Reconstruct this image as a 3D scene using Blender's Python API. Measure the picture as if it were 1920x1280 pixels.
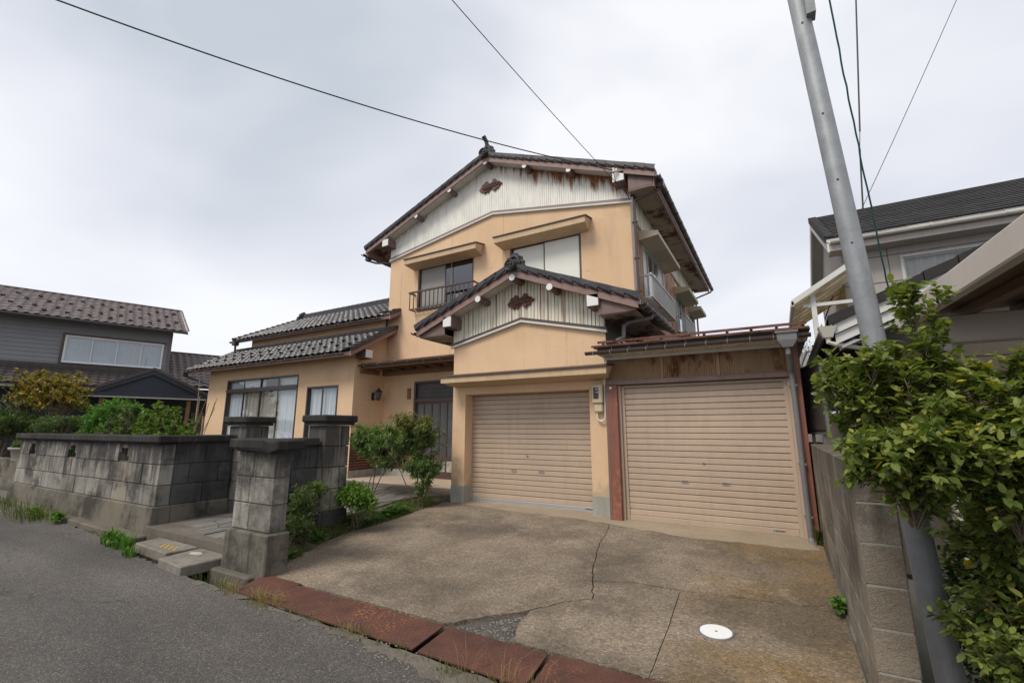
import bpy, bmesh, math, random
import numpy as np
from mathutils import Vector, Matrix
for o in list(bpy.data.objects): bpy.data.objects.remove(o)
R = math.radians
random.seed(7); rng = np.random.default_rng(7)
sc = bpy.context.scene
col = sc.collection

# ---------------------------------------------------------------- camera, sky, sun, exposure
cam = bpy.data.cameras.new('camera'); cam_o = bpy.data.objects.new('camera', cam); col.objects.link(cam_o)
cam.sensor_width = 36; cam.lens = 15.913; cam.clip_start = .05; cam.clip_end = 3000
cam_o.location = (0, 0, 1.5); cam_o.rotation_euler = (R(90 + 10.883), 0, R(30.124))
sc.camera = cam_o
SUN_AZ, SUN_EL = R(200), R(52)          # azimuth clockwise from +Y, elevation
world = bpy.data.worlds.new('World'); sc.world = world; world.use_nodes = True
wt = world.node_tree; wt.nodes.clear()
def wn(t, **k):
    n = wt.nodes.new(t)
    for a, b in k.items(): setattr(n, a, b)
    return n
sky = wn('ShaderNodeTexSky', sky_type='NISHITA', sun_disc=False, sun_elevation=SUN_EL, sun_rotation=SUN_AZ, air_density=1.0, dust_density=2.0)
tc = wn('ShaderNodeTexCoord'); mp = wn('ShaderNodeMapping'); mp.inputs['Scale'].default_value = (1, 1, 2.2)
mp.inputs['Location'].default_value = (4.4245, 2.399, 4.2232)
n1 = wn('ShaderNodeTexNoise'); n1.inputs['Scale'].default_value = 1.15; n1.inputs['Detail'].default_value = 4; n1.inputs['Roughness'].default_value = .45
n1.inputs['Distortion'].default_value = .35
cr = wn('ShaderNodeValToRGB')
cr.color_ramp.elements[0].position = .34; cr.color_ramp.elements[0].color = (3.55, 3.85, 4.25, 1)
cr.color_ramp.elements[1].position = .62; cr.color_ramp.elements[1].color = (5.95, 6.0, 6.2, 1)
e = cr.color_ramp.elements.new(.48); e.color = (4.85, 4.95, 5.35, 1)
mx = wn('ShaderNodeMix', data_type='RGBA'); mx.inputs[0].default_value = .93
bg = wn('ShaderNodeBackground'); bg.inputs['Strength'].default_value = .1
wo = wn('ShaderNodeOutputWorld')
L = wt.links.new
L(tc.outputs['Generated'], mp.inputs['Vector']); L(mp.outputs[0], n1.inputs['Vector']); L(n1.outputs['Fac'], cr.inputs[0])
L(sky.outputs[0], mx.inputs[6]); L(cr.outputs[0], mx.inputs[7]); L(mx.outputs[2], bg.inputs['Color']); L(bg.outputs[0], wo.inputs[0])
sun = bpy.data.lights.new('sun', 'SUN'); sun.energy = 1.5; sun.angle = R(22); sun.color = (1, .93, .82)
sun_o = bpy.data.objects.new('sun', sun); col.objects.link(sun_o)
sd = Vector((math.sin(SUN_AZ) * math.cos(SUN_EL), math.cos(SUN_AZ) * math.cos(SUN_EL), math.sin(SUN_EL)))
sun_o.rotation_euler = (-sd).to_track_quat('-Z', 'Y').to_euler(); sun_o.location = (0, 0, 30)
vs = sc.view_settings; vs.view_transform = 'Standard'; vs.look = 'None'; vs.exposure = .76; vs.gamma = 1; vs.use_curve_mapping = False

# ---------------------------------------------------------------- materials
def nodes_of(name):
    m = bpy.data.materials.new(name); m.use_nodes = True
    t = m.node_tree; t.nodes.clear()
    out = t.nodes.new('ShaderNodeOutputMaterial'); b = t.nodes.new('ShaderNodeBsdfPrincipled')
    t.links.new(b.outputs[0], out.inputs[0])
    return m, t, b, out
class G:
    """tiny node helper on one tree"""
    def __init__(s, t): s.t = t; s.pos = t.nodes.new('ShaderNodeNewGeometry').outputs['Position']
    def n(s, ty, **k):
        x = s.t.nodes.new(ty)
        for a, b in k.items(): setattr(x, a, b)
        return x
    def put(s, inp, v):
        if isinstance(v, bpy.types.NodeSocket): s.t.links.new(v, inp)
        elif isinstance(v, (tuple, list)) and len(v) == 3 and inp.type == 'RGBA': inp.default_value = (*v, 1)
        else: inp.default_value = v
    def vec(s, scale=(1, 1, 1), loc=(0, 0, 0)):
        m = s.n('ShaderNodeMapping'); s.t.links.new(s.pos, m.inputs[0]); m.inputs['Scale'].default_value = scale; m.inputs['Location'].default_value = loc
        return m.outputs[0]
    def noise(s, scale=5, detail=4, rough=.55, stretch=(1, 1, 1), loc=(0, 0, 0), dist=0):
        x = s.n('ShaderNodeTexNoise'); s.put(x.inputs['Vector'], s.vec(stretch, loc)); x.inputs['Scale'].default_value = scale
        x.inputs['Detail'].default_value = detail; x.inputs['Roughness'].default_value = rough; x.inputs['Distortion'].default_value = dist
        return x.outputs['Fac']
    def voro(s, scale=50, feature='F1', out='Distance', stretch=(1, 1, 1)):
        x = s.n('ShaderNodeTexVoronoi', feature=feature); s.put(x.inputs['Vector'], s.vec(stretch)); x.inputs['Scale'].default_value = scale
        return x.outputs[out]
    def ramp(s, v, stops):
        x = s.n('ShaderNodeValToRGB'); s.t.links.new(v, x.inputs[0]); e = x.color_ramp.elements
        while len(e) < len(stops): e.new(.5)
        for q, (p, c) in zip(e, stops):
            q.position = p; q.color = (*c, 1) if isinstance(c, (tuple, list)) else (c, c, c, 1)
        return x.outputs[0]
    def mix(s, f, a, b, mode='MIX'):
        x = s.n('ShaderNodeMix', data_type='RGBA', blend_type=mode); s.put(x.inputs[0], f); s.put(x.inputs[6], a); s.put(x.inputs[7], b)
        return x.outputs[2]
    def mul(s, a, b, op='MULTIPLY'):
        x = s.n('ShaderNodeMath', operation=op); s.put(x.inputs[0], a); s.put(x.inputs[1], b); return x.outputs[0]
    def rnd(s): return s.n('ShaderNodeObjectInfo').outputs['Random']
    def z(s):
        x = s.n('ShaderNodeSeparateXYZ'); s.t.links.new(s.pos, x.inputs[0]); return x.outputs
    def bump(s, h, strength=.3, dist=.01):
        x = s.n('ShaderNodeBump'); x.inputs['Strength'].default_value = strength; x.inputs['Distance'].default_value = dist
        s.t.links.new(h, x.inputs['Height']); return x.outputs[0]
MATS = {}; LOCAL = set()
def plain(name, c, rough=.7, var=.12, scale=4, metal=0, bump=.15, bscale=80, objvar=0, streak=0, streakcol=(.05, .045, .04), spec=.5, coat=0):
    m, t, b, out = nodes_of(name); g = G(t)
    d = tuple(x * (1 - var) for x in c); l = tuple(min(1, x * (1 + var)) for x in c)
    cc = g.ramp(g.noise(scale, 5), [(.3, d), (.7, l)])
    cc = g.mix(.3, cc, g.ramp(g.noise(scale * 9, 3), [(.3, d), (.7, l)]))
    if objvar:
        cc = g.mix(1.0, cc, g.ramp(g.rnd(), [(0, 1 - objvar), (1, 1.0)]), 'MULTIPLY')
    if streak:
        f = g.ramp(g.noise(3.2, 5, .6, (3, 3, .35)), [(.5, 0), (.72, streak)])
        cc = g.mix(f, cc, streakcol)
    g.put(b.inputs['Base Color'], cc); b.inputs['Roughness'].default_value = rough; b.inputs['Metallic'].default_value = metal
    b.inputs['Specular IOR Level'].default_value = spec; b.inputs['Coat Weight'].default_value = coat
    if bump: g.put(b.inputs['Normal'], g.bump(g.noise(bscale, 3), bump, .01))
    MATS[name] = m; return m
def stucco():
    m, t, b, out = nodes_of('stucco'); g = G(t)
    cc = g.ramp(g.noise(.8, 5), [(.3, (.645, .445, .278)), (.7, (.735, .52, .338))])
    cc = g.mix(g.ramp(g.noise(1.5, 6, .65, (1, 1, .6)), [(.5, 0), (.75, .4)]), cc, (.50, .345, .22))
    cc = g.mix(g.ramp(g.noise(.9, 6, .65, (3, 3, .45), (5, 2, 1)), [(.58, 0), (.78, .45)]), cc, (.38, .275, .185))
    cc = g.mix(g.ramp(g.noise(26, 4), [(.4, 0), (.8, .22)]), cc, (.75, .56, .38))
    cc = g.mix(g.ramp(g.noise(2.6, 7, .7, (3.4, 3.4, .22), (8, 8, 3)), [(.60, 0), (.74, .42)]), cc, (.33, .25, .18))
    ck = g.voro(.55, 'DISTANCE_TO_EDGE', 'Distance'); wv = g.mul(ck, g.mul(g.noise(7, 5, .7), .06), 'ADD')
    cc = g.mix(g.mul(g.ramp(wv, [(.027, .45), (.0295, 0)]), g.ramp(g.noise(.9, 2), [(.5, 0), (.6, 1)])), cc, (.3, .2, .13))
    zl = g.z()[2]; ml_ = g.n('ShaderNodeMapRange'); g.put(ml_.inputs[0], zl); ml_.inputs[1].default_value = .3; ml_.inputs[2].default_value = 1.2; ml_.inputs[3].default_value = .16; ml_.inputs[4].default_value = -.12
    cc = g.mix(g.ramp(g.mul(g.noise(3, 6, .7), ml_.outputs[0], 'ADD'), [(.54, 0), (.7, .55)]), cc, (.33, .28, .2))
    g.put(b.inputs['Base Color'], cc); b.inputs['Roughness'].default_value = .92; b.inputs['Specular IOR Level'].default_value = .2
    h = g.mul(g.noise(160, 4), g.noise(14, 3), 'ADD')
    g.put(b.inputs['Normal'], g.bump(h, .35, .01)); MATS['stucco'] = m
stucco()
def rusty(name, base, amount=.5, rust=(.22, .085, .03), rough=.55, stretch=(9, 9, .55), top=None, dirt=.5, leak=None):
    """painted sheet with rust runs; top=(z0, z1): runs start thickest at z1 along a leaking edge"""
    m, t, b, out = nodes_of(name); g = G(t)
    cc = g.ramp(g.noise(3, 5, .6, (2, 2, .5)), [(.35, tuple(x * .82 for x in base)), (.65, base)])
    cc = g.mix(g.ramp(g.noise(6, 5, .6, (5, 5, .4)), [(.5, 0), (.75, dirt)]), cc, tuple(x * .45 for x in base))
    f = g.noise(1.0, 7, .62, stretch)
    if top:
        z = g.z()[2]
        mr = g.n('ShaderNodeMapRange'); g.put(mr.inputs[0], z); mr.inputs[1].default_value = top[0]; mr.inputs[2].default_value = top[1]; mr.inputs[3].default_value = -.1; mr.inputs[4].default_value = .12
        f = g.mul(f, mr.outputs[0], 'ADD')
    if leak:   # rust runs hanging from the leaking roof edge: ridge height, ridge x, slope, x where the leak starts
        zz = g.z(); ax = g.n('ShaderNodeMath', operation='ABSOLUTE'); g.put(ax.inputs[0], g.mul(zz[0], leak[1], 'SUBTRACT'))
        dd_ = g.mul(g.mul(leak[0], g.mul(ax.outputs[0], leak[2]), 'SUBTRACT'), zz[2], 'SUBTRACT')
        m1 = g.n('ShaderNodeMapRange'); g.put(m1.inputs[0], dd_); m1.inputs[1].default_value = 0; m1.inputs[2].default_value = leak[4]; m1.inputs[3].default_value = .27; m1.inputs[4].default_value = -.17
        m2 = g.n('ShaderNodeMapRange'); g.put(m2.inputs[0], zz[0]); m2.inputs[1].default_value = leak[3]; m2.inputs[2].default_value = leak[3] + 1.6; m2.inputs[3].default_value = -.26; m2.inputs[4].default_value = .0
        f = g.mul(f, g.mul(m1.outputs[0], m2.outputs[0], 'ADD'), 'ADD')
    lo = .68 - .28 * amount
    ff = g.ramp(f, [(lo, 0), (lo + (.2 if leak else .1), 1)])
    rc = g.ramp(g.noise(14, 5), [(.3, tuple(x * .45 for x in rust)), (.55, rust), (.8, tuple(min(1, x * 1.9) for x in rust))])
    g.put(b.inputs['Base Color'], g.mix(ff, cc, rc)); g.put(b.inputs['Roughness'], g.ramp(ff, [(0, rough), (1, .95)]))
    g.put(b.inputs['Normal'], g.bump(g.noise(60, 4), .15, .01)); MATS[name] = m
rusty('white_cladding', (.86, .84, .77), .62, dirt=.08, leak=(9.05, -6.6, .4, -6.7, .62), stretch=(7, 7, .9), rust=(.27, .115, .045))
rusty('white_cladding_garage', (.82, .78, .65), .43, dirt=.3, stretch=(14, 14, .4), rust=(.26, .11, .04))
rusty('soffit_rust', (.40, .33, .27), .62, rust=(.11, .05, .03), stretch=(1.5, 1.5, 1.5))
rusty('rust_sheet', (.33, .205, .10), .52, rust=(.15, .06, .024), stretch=(3.2, 3.2, 1.6), dirt=.6)
rusty('side_cladding', (.40, .20, .09), .55, rust=(.17, .065, .03), stretch=(5, 5, .5))
rusty('dark_sheet', (.10, .075, .06), .3, rust=(.09, .045, .025))
rusty('red_iron', (.14, .05, .035), .7, rust=(.10, .035, .02), stretch=(3, 3, 3))
rusty('red_post', (.25, .095, .065), .35, rust=(.30, .12, .075), stretch=(2, 2, .7), dirt=.3)
rusty('railing_white', (.55, .55, .53), .25, stretch=(4, 4, 2))
def steel_plate():
    m, t, b, out = nodes_of('rust_plate'); g = G(t)
    cc = g.ramp(g.noise(2.2, 6, .65), [(.3, (.055, .026, .019)), (.5, (.105, .043, .029)), (.72, (.145, .058, .038))])
    f = g.mul(g.ramp(g.noise(1.4, 3), [(.5, 0), (.62, 1)]), g.ramp(g.noise(38, 2), [(.56, 0), (.62, 1)]))
    cc = g.mix(g.mul(f, .8), cc, (.36, .15, .05))
    g.put(b.inputs['Base Color'], cc); b.inputs['Roughness'].default_value = .85; b.inputs['Metallic'].default_value = .15
    g.put(b.inputs['Normal'], g.bump(g.noise(90, 4), .3, .01)); MATS['rust_plate'] = m
steel_plate()
def blockmat(name, light, dark, streak=.85, top=(.9, 1.5), warm=(.34, .27, .16)):
    m, t, b, out = nodes_of(name); g = G(t)
    cc = g.ramp(g.noise(1.7, 6, .62), [(.32, tuple(x * .62 for x in light)), (.5, light), (.7, tuple(x * 1.25 for x in light))])
    cc = g.mix(1.0, cc, g.ramp(g.rnd(), [(0, .72), (.6, 1.0), (1, 1.12)]), 'MULTIPLY')
    cc = g.mix(g.ramp(g.noise(.9, 3, .5, (1, 1, .4), (4, 4, 4)), [(.55, 0), (.72, .5)]), cc, warm)
    cc = g.mix(g.ramp(g.noise(1.6, 8, .7, (.7, .7, .8)), [(.48, 0), (.6, streak)]), cc, dark)
    cc = g.mix(g.ramp(g.noise(1.7, 8, .72, (3.4, 3.4, .22), (3, 1, 6)), [(.53, 0), (.66, streak * .8)]), cc, dark)
    zt = g.z()[2]; mt = g.n('ShaderNodeMapRange'); g.put(mt.inputs[0], zt); mt.inputs[1].default_value = .55; mt.inputs[2].default_value = 1.3; mt.inputs[3].default_value = -.1; mt.inputs[4].default_value = .17
    cc = g.mix(g.ramp(g.mul(g.noise(3.0, 6, .65, (2.2, 2.2, .12), (6, 2, 9)), mt.outputs[0], 'ADD'), [(.5, 0), (.64, streak)]), cc, dark)
    cc = g.mix(g.ramp(g.noise(4.5, 6, .75, (2.4, 2.4, .45), (1, 7, 2)), [(.64, 0), (.76, .45)]), cc, (.44, .43, .40))
    cc = g.mix(g.ramp(g.noise(120, 3), [(.35, .35), (.6, 0)]), cc, dark)
    g.put(b.inputs['Base Color'], cc); b.inputs['Roughness'].default_value = .95; b.inputs['Specular IOR Level'].default_value = .2
    g.put(b.inputs['Normal'], g.bump(g.mul(g.noise(45, 5, .65), g.noise(190, 2), 'ADD'), .7, .012)); MATS[name] = m
blockmat('block', (.34, .32, .28), (.055, .052, .05))
blockmat('block_dark', (.10, .098, .096), (.03, .03, .032), .7, warm=(.1, .095, .08))
blockmat('block_base', (.21, .19, .155), (.05, .045, .038))
blockmat('coping', (.10, .095, .087), (.026, .025, .024), .7, warm=(.10, .085, .06))
blockmat('block_right', (.30, .26, .215), (.085, .072, .055), .75)
def asphalt():
    m, t, b, out = nodes_of('asphalt'); g = G(t)
    base = g.ramp(g.noise(.5, 5), [(.3, (.078, .070, .063)), (.7, (.11, .099, .089))])
    x = g.n('ShaderNodeTexVoronoi'); g.put(x.inputs['Vector'], g.pos); x.inputs['Scale'].default_value = 120
    sp = g.n('ShaderNodeSeparateColor'); g.put(sp.inputs[0], x.outputs['Color'])
    cc = g.mix(1, base, g.ramp(sp.outputs[0], [(0, .5), (.55, .92), (.9, 1.35), (1, 2.4)]), 'MULTIPLY')
    cc = g.mix(1, cc, g.ramp(g.noise(1.1, 5, .6, (.18, 1, 1), (2, 5, 0)), [(.34, .72), (.66, 1.2)]), 'MULTIPLY')
    cc = g.mix(g.ramp(g.noise(1.3, 6, .65), [(.56, 0), (.72, .5)]), cc, (.075, .06, .045))
    cc = g.mix(g.ramp(g.noise(5, 5, .7, (1, 1, 1), (3, 3, 3)), [(.66, 0), (.72, .5)]), cc, (.05, .047, .045))
    ck = g.n('ShaderNodeTexVoronoi', feature='DISTANCE_TO_EDGE'); dv = g.n('ShaderNodeVectorMath', operation='ADD'); nz = g.n('ShaderNodeTexNoise'); g.put(nz.inputs['Vector'], g.pos); nz.inputs['Scale'].default_value = 2.2; nz.inputs['Detail'].default_value = 5
    g.put(dv.inputs[0], g.pos); g.put(dv.inputs[1], nz.outputs['Color']); g.put(ck.inputs['Vector'], dv.outputs[0]); ck.inputs['Scale'].default_value = .42
    cc = g.mix(g.mul(g.ramp(ck.outputs['Distance'], [(.002, .8), (.006, 0)]), g.ramp(g.noise(.5, 2), [(.5, 0), (.56, 1)])), cc, (.03, .028, .026))
    g.put(b.inputs['Base Color'], cc); b.inputs['Roughness'].default_value = .9
    g.put(b.inputs['Normal'], g.bump(x.outputs['Distance'], .8, .006)); MATS['asphalt'] = m
asphalt()
def driveway():
    m, t, b, out = nodes_of('driveway'); g = G(t)
    base = g.ramp(g.noise(.9, 6, .6), [(.3, (.155, .122, .088)), (.5, (.225, .178, .13)), (.72, (.30, .24, .178))])
    zz = g.z(); mr = g.n('ShaderNodeMapRange'); g.put(mr.inputs[0], zz[0]); mr.inputs[1].default_value = -1.6; mr.inputs[2].default_value = .2; mr.inputs[3].default_value = -.14; mr.inputs[4].default_value = .17
    moss = g.mul(g.noise(.75, 5, .6, (1, 1, 1), (2.2, 8.1, 0)), mr.outputs[0], 'ADD')
    base = g.mix(g.ramp(moss, [(.47, 0), (.66, .8)]), base, (.195, .125, .045))
    base = g.mix(g.ramp(g.noise(.8, 6, .65, (1, 1, 1), (9, 3, 0)), [(.46, 0), (.62, .72)]), base, (.095, .076, .055))
    base = g.mix(g.ramp(g.noise(1.6, 7, .7, (1, 1, 1), (4, 6, 0)), [(.55, 0), (.68, .6)]), base, (.33, .27, .2))
    x = g.n('ShaderNodeTexVoronoi'); g.put(x.inputs['Vector'], g.pos); x.inputs['Scale'].default_value = 72
    sp = g.n('ShaderNodeSeparateColor'); g.put(sp.inputs[0], x.outputs['Color'])
    cc = g.mix(1, base, g.ramp(sp.outputs[0], [(0, .48), (.45, .9), (.85, 1.25), (1, 2.0)]), 'MULTIPLY')
    cc = g.mix(.4, cc, g.mix(1, base, g.ramp(g.noise(30, 4, .7), [(.3, .35), (.7, 1.65)]), 'MULTIPLY'))
    g.put(b.inputs['Base Color'], cc); b.inputs['Roughness'].default_value = .9
    g.put(b.inputs['Normal'], g.bump(g.mul(x.outputs['Distance'], g.noise(12, 4), 'ADD'), .75, .012)); MATS['driveway'] = m
driveway()
plain('concrete', (.19, .17, .14), .9, .3, 3, bump=.4, bscale=60, streak=.5)
plain('old_concrete', (.125, .108, .085), .92, .35, 2.5, bump=.6, bscale=45, streak=.4)
plain('patch_concrete', (.075, .068, .06), .95, .55, 9, bump=1, bscale=28)
plain('grit', (.2, .18, .15), .95, .4, 12, bump=.3)
plain('apron', (.30, .24, .17), .9, .22, 1.5, bump=.3, bscale=70)
plain('flagstone', (.20, .19, .17), .75, .3, 3, bump=.4, bscale=30, objvar=.4)
plain('plinth', (.34, .335, .30), .9, .15, 4, bump=.2, streak=.5, streakcol=(.18, .17, .09))
plain('porch_tile', (.45, .36, .28), .7, .1, 3)
def tilemat():
    m, t, b, out = nodes_of('roof_tile'); g = G(t)
    cc = g.ramp(g.noise(5, 5), [(.3, (.022, .021, .024)), (.7, (.05, .047, .05))])
    cc = g.mix(1, cc, g.ramp(g.rnd(), [(0, .65), (1, 1.35)]), 'MULTIPLY')
    cc = g.mix(g.ramp(g.noise(9, 6, .7), [(.6, 0), (.78, .5)]), cc, (.13, .12, .10))
    g.put(b.inputs['Base Color'], cc); g.put(b.inputs['Roughness'], g.ramp(g.noise(7, 4), [(.3, .22), (.7, .45)]))
    g.put(b.inputs['Normal'], g.bump(g.noise(30, 3), .12, .01)); MATS['roof_tile'] = m
tilemat()
plain('grey_roof', (.17, .138, .132), .6, .2, 5, objvar=.2, bump=.2)
plain('brown_roof', (.07, .058, .052), .65, .2, 5, objvar=.2, bump=.2)
plain('dark_shingle', (.035, .033, .033), .85, .3, 6, objvar=.35, bump=.5, bscale=120)
plain('verge_board', (.24, .15, .13), .55, .15, 3, streak=.35, streakcol=(.09, .06, .05))
plain('purlin_side', (.17, .11, .095), .6, .2, 3, streak=.4)
plain('white_cap', (.72, .73, .72), .5, .05, 5)
plain('soffit_white', (.62, .61, .56), .75, .1, 2, streak=.35, streakcol=(.30, .2, .12))
plain('dark_metal', (.045, .038, .035), .4, .2, 6, bump=.05)
plain('gutter_brown', (.075, .055, .048), .38, .2, 5, bump=.05)
plain('grey_pvc', (.16, .155, .155), .45, .12, 4, bump=.05)
plain('galvanised', (.24, .255, .27), .6, .2, 9, metal=.3, bump=.08, bscale=25, streak=.25, streakcol=(.5, .52, .54))
plain('brown_frame', (.085, .055, .045), .5, .15, 5, bump=.05)
plain('bronze_frame', (.05, .042, .037), .35, .15, 5, bump=.03)
plain('brown_trim', (.24, .19, .17), .55, .12, 4)
plain('pale_trim', (.6, .6, .57), .55, .08, 4)
plain('awning_face', (.52, .375, .23), .7, .1, 3, streak=.3, streakcol=(.3, .2, .12))
plain('awning_cream', (.46, .41, .30), .7, .1, 3, streak=.3, streakcol=(.2, .17, .12))
plain('shutter_paint', (.475, .367, .276), .42, .09, 1.1, bump=.12, bscale=5, objvar=.07, streak=.18, streakcol=(.25, .19, .13))
plain('aluminium', (.55, .55, .55), .35, .06, 3, metal=.6, bump=.03)
plain('brick', (.125, .035, .022), .45, .25, 8, objvar=.45, bump=.2)
plain('mortar', (.36, .30, .24), .95, .1, 8)
plain('curtain', (.74, .77, .80), .9, .04, 3, bump=.05)
plain('curtain_grey', (.55, .58, .61), .9, .05, 3, bump=.05)
plain('curtain_beige', (.52, .47, .40), .9, .05, 3, bump=.05)
plain('screen_white', (.72, .72, .66), .6, .03, 1.5, bump=0)
plain('screen_grey', (.30, .29, .27), .7, .05, 1.5, bump=0)
plain('dark_room', (.02, .02, .022), .9, .1, 3, bump=0)  # near-black backing behind openings, imitating the darkness of unlit rooms
plain('meter_cream', (.58, .49, .32), .5, .06, 4, bump=.03)
plain('white_plastic', (.72, .71, .67), .45, .05, 5, bump=.03)
plain('white_lid', (.82, .83, .82), .4, .03, 5, bump=.03)
plain('label_blue', (.07, .28, .38), .5, .05, 5, bump=0)
plain('label_dark', (.035, .035, .04), .5, .05, 5, bump=0)
plain('yellow_paint', (.42, .25, .05), .8, .2, 20, bump=.1)
plain('pale_mark', (.42, .39, .34), .9, .2, 20, bump=.1)
plain('green_hose', (.06, .42, .05), .45, .1, 5, bump=0)
plain('cable_black', (.02, .02, .022), .6, .1, 5, bump=0)
plain('cable_green', (.01, .085, .08), .5, .1, 5, bump=0)
plain('soil', (.085, .062, .042), .98, .35, 6, bump=.9, bscale=35)
plain('garden_soil', (.09, .085, .05), .98, .35, 3, bump=.9, bscale=30)
plain('far_ground', (.12, .12, .10), .95, .25, .4, bump=.2)
plain('bark', (.13, .10, .07), .9, .3, 12, bump=.6, bscale=60)
plain('bark_grey', (.16, .135, .11), .9, .25, 12, bump=.5, bscale=60)
plain('dry_stem', (.30, .22, .12), .9, .2, 12, bump=.2)
plain('grey_siding', (.235, .24, .25), .6, .08, 1.5, bump=.05, objvar=.08)
plain('navy', (.022, .03, .045), .55, .15, 3, bump=.05)
plain('cream_siding', (.44, .41, .375), .75, .06, 1.2, bump=.1, objvar=.06, streak=.2, streakcol=(.2, .18, .15))
plain('cream_gutter', (.62, .59, .52), .4, .06, 4, bump=.03)
plain('carport_paint', (.60, .55, .49), .5, .05, 2, bump=.03)
plain('carport_sheet', (.15, .085, .05), .5, .15, 2, bump=.05)
plain('shade_toned_wall', (.085, .07, .056), .8, .1, 2, bump=.1)  # beige wall panels coloured dark to stand in for the carport's shade
plain('brown_panel', (.07, .055, .048), .55, .2, 4, bump=.1)
plain('poly_sheet', (.55, .49, .36), .5, .15, 3, streak=.5, streakcol=(.28, .22, .12))
plain('wood', (.22, .13, .07), .8, .2, 4, bump=.3, streak=.4)
plain('terracotta', (.3, .26, .22), .8, .1, 4)
def glass(name, tint, refl=.5, dark=.25):
    m, t, b, out = nodes_of(name); t.nodes.remove(b)
    tr = t.nodes.new('ShaderNodeBsdfTransparent'); tr.inputs[0].default_value = (*tint, 1)
    gl = t.nodes.new('ShaderNodeBsdfGlossy'); gl.inputs['Roughness'].default_value = .02; gl.inputs[0].default_value = (.9, .93, .96, 1)
    fr = t.nodes.new('ShaderNodeFresnel'); fr.inputs[0].default_value = 1.5
    ml = t.nodes.new('ShaderNodeMath'); ml.operation = 'MULTIPLY_ADD'; t.links.new(fr.outputs[0], ml.inputs[0]); ml.inputs[1].default_value = refl * 2; ml.inputs[2].default_value = dark * .2
    ge = t.nodes.new('ShaderNodeNewGeometry'); sb = t.nodes.new('ShaderNodeMath'); sb.operation = 'SUBTRACT'; sb.inputs[0].default_value = 1; t.links.new(ge.outputs['Backfacing'], sb.inputs[1])
    mm = t.nodes.new('ShaderNodeMath'); mm.operation = 'MULTIPLY'; t.links.new(ml.outputs[0], mm.inputs[0]); t.links.new(sb.outputs[0], mm.inputs[1])
    mi = t.nodes.new('ShaderNodeMixShader'); t.links.new(mm.outputs[0], mi.inputs[0]); t.links.new(tr.outputs[0], mi.inputs[1]); t.links.new(gl.outputs[0], mi.inputs[2])
    t.links.new(mi.outputs[0], out.inputs[0]); MATS[name] = m
glass('glass', (.80, .83, .85)); glass('glass_dark', (.45, .5, .55), .6, .5)
def frosted():
    m, t, b, out = nodes_of('frosted'); g = G(t)
    g.put(b.inputs['Base Color'], g.ramp(g.noise(2, 3), [(.3, (.06, .065, .07)), (.7, (.11, .115, .12))])); b.inputs['Roughness'].default_value = .28
    g.put(b.inputs['Normal'], g.bump(g.voro(90), .35, .005)); MATS['frosted'] = m
frosted()
def polysheet():
    m, t, b, out = nodes_of('poly_sheet'); g = G(t)
    cc = g.ramp(g.noise(3, 5, .6, (1, .4, 1)), [(.35, (.42, .34, .2)), (.6, (.68, .6, .43))])
    g.put(b.inputs['Base Color'], cc); b.inputs['Roughness'].default_value = .5
    tl = t.nodes.new('ShaderNodeBsdfTranslucent'); g.put(tl.inputs[0], cc); mi = t.nodes.new('ShaderNodeMixShader'); mi.inputs[0].default_value = .7
    t.links.new(b.outputs[0], mi.inputs[1]); t.links.new(tl.outputs[0], mi.inputs[2]); t.links.new(mi.outputs[0], out.inputs[0]); MATS['poly_sheet'] = m
polysheet()
def leafmat(name, stops, trans=.3, rough=.5):
    m, t, b, out = nodes_of(name); g = G(t)
    a = g.n('ShaderNodeAttribute'); a.attribute_name = 'rnd'
    cc = g.ramp(a.outputs['Fac'], stops)
    g.put(b.inputs['Base Color'], cc); b.inputs['Roughness'].default_value = rough; b.inputs['Specular IOR Level'].default_value = .35
    tl = t.nodes.new('ShaderNodeBsdfTranslucent'); g.put(tl.inputs[0], g.mix(1, cc, (1.3, 1.5, .6), 'MULTIPLY'))
    mi = t.nodes.new('ShaderNodeMixShader'); mi.inputs[0].default_value = trans
    t.links.new(b.outputs[0], mi.inputs[1]); t.links.new(tl.outputs[0], mi.inputs[2]); t.links.new(mi.outputs[0], out.inputs[0]); MATS[name] = m
leafmat('leaf_shrub', [(0, (.04, .07, .018)), (.4, (.10, .145, .03)), (.75, (.20, .24, .052)), (.93, (.29, .30, .07)), (.97, (.48, .33, .03))], .33, .45)
leafmat('leaf_nandina', [(0, (.055, .10, .035)), (.5, (.12, .20, .065)), (.85, (.22, .30, .10)), (1, (.36, .33, .11))], .4, .6)
leafmat('leaf_nandina_top', [(0, (.06, .10, .03)), (.5, (.15, .19, .05)), (.8, (.25, .22, .07)), (1, (.34, .16, .06))])
leafmat('leaf_lime', [(0, (.05, .12, .015)), (.6, (.12, .23, .03)), (1, (.22, .30, .05))])
leafmat('leaf_orange', [(0, (.07, .10, .02)), (.4, (.16, .17, .03)), (.65, (.32, .21, .04)), (.85, (.40, .17, .03)), (1, (.5, .36, .07))])
leafmat('leaf_greygreen', [(0, (.04, .065, .04)), (.6, (.085, .12, .07)), (1, (.14, .17, .09))])
leafmat('leaf_conifer', [(0, (.03, .10, .012)), (.6, (.075, .21, .02)), (1, (.13, .29, .03))])
leafmat('leaf_pine', [(0, (.02, .045, .012)), (.6, (.06, .11, .02)), (1, (.13, .17, .03))])
leafmat('leaf_garden', [(0, (.025, .055, .015)), (.5, (.07, .12, .025)), (.85, (.16, .2, .04)), (1, (.26, .22, .07))])
leafmat('leaf_cover', [(0, (.04, .10, .02)), (.6, (.09, .20, .03)), (1, (.18, .28, .05))])
leafmat('grass', [(0, (.05, .085, .02)), (.6, (.12, .16, .04)), (1, (.26, .23, .09))])
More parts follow.
